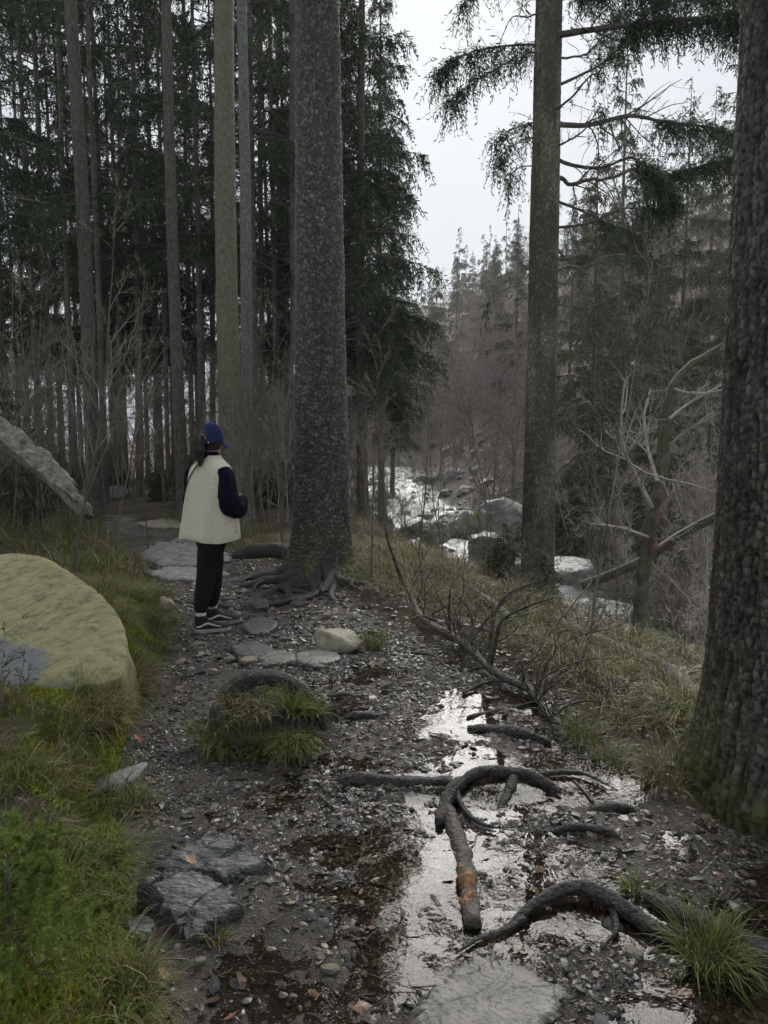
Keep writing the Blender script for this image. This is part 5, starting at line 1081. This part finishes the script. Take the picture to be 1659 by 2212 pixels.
for k in range(150):
    Y = r.uniform(8.8, 20); px = r.uniform(-40, 655)
    x = (px-829.5)/FPX*Y
    if x > el_(Y)-.3 and x < er_(Y)+.1: continue
    if abs(px-462) < 55 and Y < 9: continue
    plant('bare_sapling', 'thin bare sapling in the thicket left of the scaly spruce', 'sapling', SAP, r.choice(5, p=[.3, .25, .2, .12, .13]), px, Y, r.uniform(.6, 1.05), 'bare saplings of the left thicket')
for k in range(60):
    Y = r.uniform(8, 26); x = sl_(Y)+r.uniform(.2, 3.2)
    if x > xs_(Y)-1.0 or x > Y*.6 or abs(x-T2[0]) < .25 and Y < 11: continue
    bare_thing('bare_sapling', 'slim bare sapling on the slope down to the stream', 'sapling', SAP[r.randint(5)], None, (x, Y, Hs(x, Y)), r.uniform(0, 6), r.uniform(.4, .75), 'bare saplings between path and stream')
for k in range(330):
    Y = 8.5+28*r.uniform(0, 1)**1.3; x = Y*r.uniform(.13, .5)
    if x < xs_(Y)+(.4 if Y < 13 else 1.6): continue
    bare_thing('bare_shrub', 'tangled pale bare shrub on the slope across the stream', 'shrub', SHR[r.choice(4, p=[.35, .2, .35, .1])], None, (x, Y, Hs(x, Y)), r.uniform(0, 6), r.uniform(.7, 1.6), 'bare shrubs across the stream')
for k in range(36):
    Y = r.uniform(6, 20); x = sl_(Y)+r.uniform(-.2, 2.8)
    if x > Y*.56 or x > xs_(Y)-1: continue
    bare_thing('bare_shrub', 'low tangle of bare twigs in the dry grass above the stream', 'shrub', SHR[r.choice([1, 3])], None, (x, Y, Hs(x, Y)), r.uniform(0, 6), r.uniform(.4, .8), 'low bare shrubs above the stream')
for k in range(14):
    px, py = r.uniform(-60, 190), r.uniform(1080, 1190); p = G(px, py)
    bare_thing('bare_shrub', 'tangle of bare twigs and dead stalks under the leaning slab', 'shrub', SHR[3 if k % 2 else 1], None, tuple(p), r.uniform(0, 6), r.uniform(.4, .75), 'dead twigs under the leaning slab')
for lb, px, py, k, s in [('bare twiggy bramble arching over the lichen boulder', 10, 1540, 3, .55)]:
    p = G(px, py); bare_thing('bare_shrub', lb, 'shrub', SHR[k], None, tuple(p), 1., s)
n_ = 0
while n_ < 120:
    Y = r.uniform(26, 95); x = xs_(Y)+r.uniform(-2 if Y > 60 else 3, 34)
    if x > Y*.6 or x < -Y*.06: continue
    bare_thing('bare_tree', 'bare brown tree in the leafless wood across the valley', 'tree', FART[r.randint(3)], None, (x, Y, Hs(x, Y)-.1), r.uniform(0, 6), r.uniform(.6, 1.1), 'bare trees across the valley'); n_ += 1
for k in range(85):
    Y = r.uniform(38, 82); px = r.uniform(850, 1180); x = (px-829.5)/FPX*Y
    if abs(x-xs_(Y)) < 2.2: continue
    bare_thing('bare_tree', 'bare brown tree in the leafless wood across the valley', 'tree', FART[r.randint(3)], None, (x, Y, Hs(x, Y)-.1), r.uniform(0, 6), r.uniform(.7, 1.2), 'bare trees across the valley')
for k in range(16):
    Y = r.uniform(18, 50); x = xs_(Y)-r.uniform(2.2, 6)
    bare_thing('bare_tree', 'bare brown tree on the near bank of the stream', 'tree', FART[r.randint(3)], None, (x, Y, Hs(x, Y)-.1), r.uniform(0, 6), r.uniform(.4, .7), 'bare trees on the near bank')
for lb, px, Y, k, s in [('dark crooked bare tree left of the stream spruce', 1070, 27, 1, .75), ('second dark bare tree close to the left of the stream spruce', 1110, 29, 0, .85)]: plant('bare_tree', lb, 'tree', FART, k, px, Y, s)
# bramble with a few bright leaves
p = spot(1012, 9.0); t = thing('bramble', 'bramble with a few bright green leaves above the stream', 'bramble', p); q = rs(9); P, R = grow(q, np.zeros((5, 3)), q.normal(size=(5, 3))*[.6, .6, 0]+[0, 0, 1], np.full(5, .8), np.full(5, .004), 8, .12, -.02); V, F = tubes(P, R, 5); link('stem', MB().add(V, F).mesh('stem'), M['twig_brown'], t)
for k in range(16):
    a = P[q.randint(5), q.randint(3, 8)]; o = link('leaf', LF[1].copy() if k == 0 else lm_, None, t); lm_ = o.data
    if k == 0: lm_.materials.clear(); lm_.materials.append(M['leaf_green'])
    o.location = a; o.scale = (.045,)*3; o.rotation_euler = tuple(q.uniform(-1, 1, 2))+(q.uniform(0, 6),)

# trail marker on the scaly spruce
a_ = math.radians(198); zm = 2.30-tz+.0; rm = .292*(1-.046*zm)+.012; mk_o = thing('trail_marker', 'small white trail marker plate with black arrow on the scaly spruce', 'trail marker', (TREE[0]+math.cos(a_)*rm, TREE[1]+math.sin(a_)*rm, tz+zm))
mk_o.rotation_euler = (0, 0, a_+math.pi/2+.55)
def box_bm(sx, sy, sz, bev=.001):
    bm = bmesh.new(); bmesh.ops.create_cube(bm, size=1); bmesh.ops.scale(bm, vec=(sx, sy, sz), verts=bm.verts)
    if bev: bmesh.ops.bevel(bm, geom=bm.edges[:], offset=bev, segments=2, affect='EDGES')
    return bm
def bm_link(name, bm, mat, parent): me = bpy.data.meshes.new(name); bm.to_mesh(me); bm.free(); return link(name, me, mat, parent)
bm_link('plate', box_bm(.052, .008, .095, .002), mk('white_paint', (.6, .6, .58), (.75, .75, .73), 30, .5, 0), mk_o)
V = np.array([[-.005, 0, -.03], [.005, 0, -.03], [.005, 0, .008], [.015, 0, .008], [0, 0, .032], [-.015, 0, .008], [-.005, 0, .008]]); V = np.vstack([V+[0, -.0062, 0], V+[0, -.003, 0]])
link('arrow_mark', mesh_np('arrow_mark', V, [np.array([[0, 1, 2, 6]]), np.array([[5, 3, 4]]), np.array([[0, 7, 8, 1]]), np.array([[3, 10, 11, 4]])], None, False), mk('black_paint', (.015, .015, .015), (.02, .02, .02), 30, .5, 0), mk_o)

# ------------------------------------------------------------------ the walker
M['skin'] = mk('skin', (.42, .25, .18), (.48, .30, .22), 30, .5, .1, 200)
M['navy'] = mk('navy_fleece', (.0025, .0028, .010), (.006, .0065, .022), 60, .95, .8, 220, spec=.1, bdist=.006)
M['capblue'] = mk('cap_cotton', (.010, .015, .062), (.02, .03, .115), 40, .85, .3, 300, spec=.2, bdist=.003)
M['black_knit'] = mk('black_knit', (.005, .005, .007), (.010, .010, .013), 60, .8, .2, 300, spec=.2)
M['hair'] = mk('hair_black', (.004, .0035, .0035), (.010, .008, .008), 40, .5, .6, 120, stretch=(1, 1, .1), spec=.5, bdist=.004)
M['sherpa'] = mk('sherpa_cream', (.55, .50, .405), (.75, .695, .58), 70, .95, .6, 120, spec=.05, bdist=.012)
M['white_knit'] = mk('white_knit', (.6, .6, .64), (.75, .75, .78), 60, .9, .3, 200, spec=.1)
M['shoe'] = mk('shoe_suede', (.010, .009, .010), (.03, .024, .026), 40, .7, .4, 200, spec=.3)
M['shoe_wine'] = mk('shoe_wine', (.028, .010, .016), (.05, .02, .028), 40, .7, .4, 200, spec=.3)
M['sole'] = mk('sole_muddy', (.10, .085, .065), (.42, .40, .36), 16, .7, .5, 60, spec=.3)
M['stripe'] = mk('stripe_white', (.6, .6, .58), (.72, .72, .7), 40, .6, 0)
YAW = -36.
W0 = ground_hit(462, 1356); W0[2] = Hs(W0[0], W0[1])
per = thing('person', 'person in cream fleece vest and blue cap standing on the path with back turned', 'person', tuple(W0), math.radians(YAW))
def rz(p, deg):
    a = math.radians(deg); p = np.asarray(p, float); c, s = math.cos(a), math.sin(a); q = p.copy(); q[..., 0] = p[..., 0]*c-p[..., 1]*s; q[..., 1] = p[..., 0]*s+p[..., 1]*c; return q
def wl(x, y, z): return rz(np.array([x, y, z]), -YAW)          # world offset -> local
def skin_obj(name, V, E, R, mat, parent, root=0, lv=2):
    me = bpy.data.meshes.new(name); me.from_pydata([tuple(v) for v in V], E, []); o = link(name, me, mat, parent); me.materials.clear(); me.materials.append(mat)
    m = o.modifiers.new('Skin', 'SKIN'); m.use_smooth_shade = True
    for i, q in enumerate(R): me.skin_vertices[0].data[i].radius = (q, q) if np.isscalar(q) else q
    me.skin_vertices[0].data[root].use_root = True
    s = o.modifiers.new('Sub', 'SUBSURF'); s.levels = lv; s.render_levels = lv; return o
HY = 5.                                                      # head turned further right than the torso
def hd(x, y, z): return rz(np.array([x, y, 0]), HY)+np.array([.01, .01, z])
gr = {s: Hs(*(W0+rz(wl(*o, 0), YAW))[:2])-W0[2] for s, o in (('R', (-.085, -.13)), ('L', (-.05, .14)))}
AR, AL = wl(-.085, -.13, .10+gr['R']), wl(-.05, .14, .10+gr['L'])
KR, KL = wl(-.035, -.085, .49), wl(-.01, .10, .49); HR, HL = wl(.045, -.07, .88), wl(-.05, .07, .88)
FD = rz(np.array([0, 1., 0]), -33.)
V = [(0, 0, .95), (0, .0, 1.12), (0, -.005, 1.30), (0, -.01, 1.42), hd(0, .0, 1.50), hd(0, .005, 1.585), hd(0, .0, 1.65), hd(0, .085, 1.50), hd(0, .098, 1.555), hd(.078, -.005, 1.555), hd(-.078, -.005, 1.555),
     HR, KR, AR, AR+FD*.12-[0, 0, .062], HL, KL, AL, AL+FD*.12-[0, 0, .062],
     (.155, 0, 1.33), (.235, -.03, 1.08), (.12, .22, 1.08), (-.155, 0, 1.33), (-.235, -.03, 1.08), (-.12, .22, 1.08)]
E = [(0, 1), (1, 2), (2, 3), (3, 4), (4, 5), (5, 6), (4, 7), (5, 8), (5, 9), (5, 10), (0, 11), (11, 12), (12, 13), (13, 14), (0, 15), (15, 16), (16, 17), (17, 18), (2, 19), (19, 20), (20, 21), (2, 22), (22, 23), (23, 24)]
R = [.12, .11, .12, .05, .06, .082, .07, .032, .014, .014, .014, .085, .05, .034, .018, .085, .05, .034, .018, .03, .04, .028, .03, .04, .028]
for sgn, wi in ((1, 21), (-1, 24)):
    k = len(V); V.append((sgn*.065, .275, 1.07)); R.append((.030, .02)); E.append((wi, k))
    for j, (dx, dz, l) in enumerate(((.0, .028, .9), (-.004, .010, 1.), (-.004, -.010, .95), (.0, -.028, .75))):
        a = np.array([sgn*(.035+dx), .297, 1.07+dz]); q = len(V); V += [a, a+np.array([-sgn*.03*l, .004, 0]), a+np.array([-sgn*.052*l, -.016, 0])]; R += [.0095, .009, .0075]; E += [(k, q), (q, q+1), (q+1, q+2)]
    q = len(V); V += [np.array([sgn*.075, .262, 1.108]), np.array([sgn*.05, .262, 1.125])]; R += [.011, .009]; E += [(k, q), (q, q+1)]
skin_obj('body', V, E, R, M['skin'], per)
skin_obj('leggings', [(0, 0, .98), (0, .0, .90), HR, HR*.5+KR*.5+[0, 0, .0], KR, KR*.55+AR*.45, AR+[0, 0, .05], HL, HL*.5+KL*.5, KL, KL*.55+AL*.45, AL+[0, 0, .05]], [(0, 1), (1, 2), (2, 3), (3, 4), (4, 5), (5, 6), (1, 7), (7, 8), (8, 9), (9, 10), (10, 11)], [.15, .145, .14, .122, .082, .076, .05, .14, .122, .082, .076, .05], M['black_knit'], per)
# fleece vest: one lofted shell with folds
VZ = np.array([.765, .80, .88, 1.0, 1.12, 1.22, 1.30, 1.355, 1.395, 1.425, 1.45]); VA = np.array([.250, .250, .246, .240, .235, .228, .218, .188, .135, .092, .078]); VB = np.array([.192, .192, .182, .168, .152, .140, .125, .112, .098, .082, .074])
def vest_pt(th, z, off=0.):
    th = np.asarray(th, float); z = np.asarray(z, float); a = np.interp(z, VZ, VA); b_ = np.interp(z, VZ, VB); low = np.clip((1.25-z)/.45, 0, 1)
    ex = .82; c, s = np.cos(th), np.sin(th); cx = np.sign(c)*np.abs(c)**ex; sy_ = np.sign(s)*np.abs(s)**ex
    f = 1.03+low*(.07*np.sin(5*th+.9+1.2*z)+.035*np.sin(9*th-2.1+2*z)+.02*np.sin(3*th+2))
    x = cx*(a*.97+off)*f; y = sy_*(b_+off)*f; k = .006*fbm3(np.stack([x*14, y*14, z*9], -1), 3, 5)
    return np.stack([x*(1+k*3), y*(1+k*3)-.02*low+.01, z+.012*low*np.sin(3*th+.5)*(z < .82)], -1)
th = np.arange(150)*2*math.pi/150; zz = np.concatenate([np.linspace(.765, 1.30, 110, endpoint=False), np.linspace(1.30, 1.452, 40)])
TH, ZZ = np.meshgrid(th, zz); P = vest_pt(TH, ZZ); fz = .0045*(vn3(P*95, 3)+.6*vn3(P*190, 5)); n_ = np.stack([np.cos(TH), np.sin(TH), np.zeros_like(TH)], -1); P = P+n_*fz[..., None]
inner = vest_pt(TH[:6], ZZ[:6], -.018)[::-1]; rim = np.concatenate([inner, P], 0)
link('vest', mesh_np('vest', rim.reshape(-1, 3), [grid_faces(len(rim), 150, True)]), M['sherpa'], per)
# pocket patch on the right front
u, v = np.meshgrid(np.linspace(.10, .62, 14), np.linspace(.835, .985, 14)); P = vest_pt(u, v, .010); Pk = np.concatenate([P, vest_pt(u, v, -.005)], 0)
me = mesh_np('pocket', P.reshape(-1, 3), [grid_faces(14, 14)]); po = link('pocket', me, M['sherpa'], per); sm = po.modifiers.new('Solid', 'SOLIDIFY'); sm.thickness = .012
# crossbody strap over the back
tt_ = np.linspace(0, 1, 26); P = vest_pt(np.interp(tt_, [0, 1], [-1.55, -2.65]), np.interp(tt_, [0, 1], [1.425, 1.06]), .008)
V, F = limb(P, np.full(26, .0045), 50, 6, .05, 5, 3); link('strap', mesh_np('strap', V, F), M['black_knit'], per)
# jacket sleeves and collar
for s, nm in ((1, 0), (-1, 1)):
    pts = [(s*.165, -.005, 1.345), (s*.200, -.010, 1.27), (s*(.238 if s > 0 else .205), -.03+.03*(s < 0), 1.16), (s*(.252 if s > 0 else .212), -.03+.05*(s < 0), 1.065), (s*.235, .03, 1.02), (s*.19, .13, 1.03), (s*.135, .215, 1.065), (s*.10, .245, 1.075)]
    V, F = limb(np.array(pts), [.058, .070, .076, .079, .078, .070, .056, .042], 80, 36, .17, 9, 60+nm); link('sleeve', mesh_np('sleeve', V, F), M['navy'], per)
th = np.arange(40)*2*math.pi/40; rows = [np.stack([np.cos(th)*a, np.sin(th)*b_+.0, np.full(40, z)+.012*np.sin(th)*0], 1) for z, a, b_ in ((1.40, .088, .08), (1.435, .080, .074), (1.47, .072, .070), (1.485, .068, .068), (1.48, .060, .060), (1.43, .058, .058))]
link('collar', mesh_np('collar', np.concatenate(rows), [grid_faces(6, 40, True)]), M['navy'], per)
# head: hair, ponytail, cap
def headmesh(f): return np.array([hd(*p) for p in f])
Vs, Fs_ = ICO[4]; q = Vs*np.array([.088, .104, .118])+np.array([0, -.006, 0]); q[:, 2] += 1.585; keep = ~((Vs[:, 1] > .42) & (Vs[:, 2] < .35)); kf = keep[Fs_].all(1)
q[:, :] = q*1; link('hair', mesh_np('hair', rz(q-[0, 0, 0], HY)+[.01, .01, 0], [Fs_[kf]]), M['hair'], per)
pt = [hd(0, -.090, 1.600), hd(.002, -.118, 1.596), hd(.002, -.128, 1.56), hd(.0, -.124, 1.49), hd(-.006, -.122, 1.43), hd(-.012, -.124, 1.365)]
V, F = limb(np.array(pt), [.020, .022, .028, .031, .026, .005], 50, 20, .22, 26, 7); po = link('ponytail', mesh_np('ponytail', V, F), M['hair'], per)
q_ = rs(4); st = np.array([hd(*(np.array([-.006, -.13, 1.57])+q_.normal(size=3)*[.022, .012, .02])) for _ in range(60)]); A, RA = grow(q_, st, np.array([[-.12, .0, -1.]]*60)+q_.normal(size=(60, 3))*.10, q_.uniform(.14, .25, 60), np.full(60, .0016), 7, .05, -.05, .3); V, F = tubes(A, RA, 3); link('strands', mesh_np('strands', V, [F]), M['hair'], po)
cap_ = []
th = np.arange(64)*2*math.pi/64; ph = np.linspace(0, math.pi/2-.02, 26); TH, PH = np.meshgrid(th, ph)
seam = 1-.006*np.exp(-((np.mod(TH+math.pi/6, math.pi/3)-math.pi/6)/.05)**2); x = .094*np.cos(TH)*np.cos(PH)**.86*seam; y = .112*np.sin(TH)*np.cos(PH)**.86*seam-.004; z = 1.552+.165*np.sin(PH)**.95+.006*np.cos(2*TH)*np.cos(PH)+.012*np.sin(TH)*np.cos(PH)
P = np.stack([x, y, z], -1).reshape(-1, 3); F = grid_faces(26, 64, True); c = P[F].mean(1); hole = ((c[:, 0]/.040)**2+((c[:, 2]-1.568)/.052)**2 < 1) & (c[:, 1] < 0)
P2 = rz(P, HY)+[.01, .01, 0]; top = len(P2); P2 = np.vstack([P2, hd(0, -.004, 1.7175)]); j = np.arange(64)
co = link('cap', mesh_np('cap', P2, [F[~hole], np.stack([25*64+j, 25*64+(j+1) % 64, np.full(64, top)], 1)]), M['capblue'], per); sm = co.modifiers.new('Solid', 'SOLIDIFY'); sm.thickness = .004
u = np.linspace(-1, 1, 21); v = np.linspace(0, 1, 9); U, W = np.meshgrid(u, v); a = U*1.05
bx = np.sin(a)*(.088+.012*W); by = np.cos(a)*.105+W*.072*(1-.55*U**2); bz = 1.556-.022*U**2*1.0-.012*W-.018*U**2*W
P = rz(np.stack([bx, by, bz], -1).reshape(-1, 3), HY)+[.01, .01, 0]; bo_ = link('brim', mesh_np('brim', P, [grid_faces(9, 21)]), M['capblue'], co); sm = bo_.modifiers.new('Solid', 'SOLIDIFY'); sm.thickness = .005
a = np.linspace(.12, math.pi-.12, 20); P = np.stack([.043*np.cos(a), np.zeros(20), 1.570+.056*np.sin(a)], 1); P[:, 1] = -.004-.112*np.sqrt(np.clip(1-(P[:, 0]/.094)**2, 0, 1))*np.clip(1-((P[:, 2]-1.552)/.165)**2, 0, 1)**.43-.003
V, F = limb(rz(P, HY)+[.01, .01, 0], np.full(20, .0032), 40, 7, .05, 4, 1); link('trim', mesh_np('trim', V, F), mk('cap_trim', (.16, .17, .25), (.3, .31, .4), 90, .8, 0), co)
P = np.stack([np.linspace(-.05, .055, 16), np.zeros(16), np.full(16, 1.556)], 1); P[:, 1] = -.118*np.sqrt(1-(P[:, 0]/.1)**2)-.001
V, F = limb(rz(P, HY)+[.01, .01, 0], np.full(16, .007), 30, 8, .03, 4, 2); link('strap', mesh_np('strap', V, F), M['capblue'], co)
bm = box_bm(.014, .006, .016, .002); bo_ = bm_link('buckle', bm, mk('metal_silver', (.5, .5, .5), (.6, .6, .6), 20, .3, 0), co); bo_.location = hd(.058, -.096, 1.558)
V, F = ICO[2]; link('button', mesh_np('button', V*[.008, .008, .005]+hd(0, -.004, 1.719), [F]), M['capblue'], co)
for s in (-1, 1): link('eye', mesh_np('eye', ICO[2][0]*.011+hd(s*.03, .074, 1.56), [ICO[2][1]]), mk('eye_dark', (.02, .015, .012), (.03, .02, .015), 20, .2, 0), per)
# high-top shoes and socks
FX = rz(np.array([1., 0, 0]), -33.)
def foot(A, g0, seed):
    base_ = A+FD*.032; base_[2] = g0
    def T(P): P = np.asarray(P, float); return base_+P[..., 0:1]*FX+P[..., 1:2]*FD+P[..., 2:3]*np.array([0, 0, 1.])
    yy = np.linspace(-.068, .218, 30); s = (yy+.068)/.286
    hw = np.interp(s, [0, .04, .15, .35, .6, .8, .93, 1], [.012, .028, .036, .036, .043, .045, .033, .008]); ht = np.interp(s, [0, .05, .3, .42, .6, .8, .93, 1], [.115, .125, .122, .100, .075, .062, .05, .032])
    a = np.linspace(0, math.pi, 19); rows = np.stack([np.stack([hw[i]*np.sign(np.cos(a))*np.abs(np.cos(a))**.7, np.full(19, yy[i]), .028+(ht[i]-.028)*np.sin(a)**.75], 1) for i in range(30)])
    sh = link('shoe', mesh_np('shoe', T(rows).reshape(-1, 3), [grid_faces(30, 19)]), M['shoe'], per)
    # sole
    o_ = np.concatenate([np.stack([hw+.006, yy*1.0], 1), np.stack([-(hw+.006), yy], 1)[::-1]]); k = len(o_); o_[:, 1] += .004*np.sign(o_[:, 1]-.07)
    V = np.concatenate([np.column_stack([o_*m, np.full(k, z)]) for m, z in ((.0, .0), (.97, .0), (1.0, .006), (1., .034), (.94, .036), (.0, .036))]); link('sole', mesh_np('sole', T(V), [grid_faces(6, k, True)]), M['sole'], sh)
    # toe cap and heel patches
    rows2 = rows[21:28]*[1.03, 1, 1.03]; link('toe_cap', mesh_np('toe_cap', T(rows2).reshape(-1, 3), [grid_faces(7, 19)]), M['shoe_wine'], sh)
    # collar
    th = np.arange(28)*2*math.pi/28; cr = [np.stack([np.cos(th)*rx, -.022+np.sin(th)*ry, np.full(28, z)+.008*np.sin(th)*(-1)], 1) for z, rx, ry in ((.06, .036, .045), (.10, .038, .05), (.135, .041, .052), (.142, .038, .049), (.13, .032, .044))]
    link('ankle_collar', mesh_np('ankle_collar', T(np.concatenate(cr)), [grid_faces(5, 28, True)]), M['shoe'], sh)
    # white wave stripe on both sides
    for sg in (-1, 1):
        ys = np.linspace(-.062, .135, 24); zc = np.interp(ys, [-.062, -.03, .0, .03, .07, .1, .135], [.058, .063, .078, .084, .070, .060, .052]); w = np.interp(ys, [-.062, 0, .06, .135], [.006, .008, .007, .003])
        x = sg*(np.interp(ys, yy, hw)*np.interp(zc, [.03, .06, .1], [1, .97, .80])+.0035); V = np.concatenate([np.stack([x, ys, zc-w], 1), np.stack([x*.985, ys, zc+w], 1)])
        link('stripe', mesh_np('stripe', T(V), [grid_faces(2, 24)]), M['stripe'], sh)
    for j in range(5):
        y0 = .03+.022*j; z0 = np.interp(y0, yy, ht)+.003; V, F = limb(T(np.array([[-.026, y0, z0-.016], [0, y0+.006, z0], [.026, y0, z0-.016]])), [.003]*3, 12, 6, 0.01, 3, j); link('lace', mesh_np('lace', V, F), M['shoe_wine'], sh)
    cr = [np.stack([np.cos(th)*rx, -.022+np.sin(th)*ry, np.full(28, z)], 1) for z, rx, ry in ((.11, .033, .038), (.14, .036, .040), (.165, .038, .042), (.19, .037, .041), (.196, .03, .03))]
    so = link('sock', mesh_np('sock', T(np.concatenate(cr)), [grid_faces(5, 28, True)]), M['white_knit'], per)
    cr = [np.stack([np.cos(th)*rx, -.022+np.sin(th)*ry, np.full(28, z)], 1) for z, rx, ry in ((.137, .035, .039), (.138, .0385, .0425), (.145, .039, .043), (.147, .036, .040))]; link('band', mesh_np('band', T(np.concatenate(cr)), [grid_faces(4, 28, True)]), M['black_knit'], so)
foot(AR, gr['R'], 0); foot(AL, gr['L'], 1)

# ------------------------------------------------------------------ damp air
hz_me = bpy.data.meshes.new('haze'); bm = bmesh.new(); bmesh.ops.create_cube(bm, size=1); bm.to_mesh(hz_me); bm.free()
zs_all = [v for v in (ground.bound_box)]; zlo = min(v[2] for v in zs_all)-1.0
HZ = link('haze', hz_me); HZ.scale = (540, 460, 0); HZ.location = (0, 205, 0); ztop = max(v[2] for v in zs_all)+30; HZ.scale[2] = ztop-zlo; HZ.location[2] = (ztop+zlo)/2
hm = bpy.data.materials.new('haze'); hm.use_nodes = True; t = hm.node_tree; t.nodes.clear(); pv = t.nodes.new('ShaderNodeVolumePrincipled'); pv.inputs['Density'].default_value = .0009; pv.inputs['Anisotropy'].default_value = .1; pv.inputs['Color'].default_value = (.93, .92, .97, 1); ou = t.nodes.new('ShaderNodeOutputMaterial'); t.links.new(pv.outputs[0], ou.inputs['Volume']); hz_me.materials.append(hm); HZ['kind'] = 'stuff'; HZ['label'] = 'thin damp haze filling the valley air'
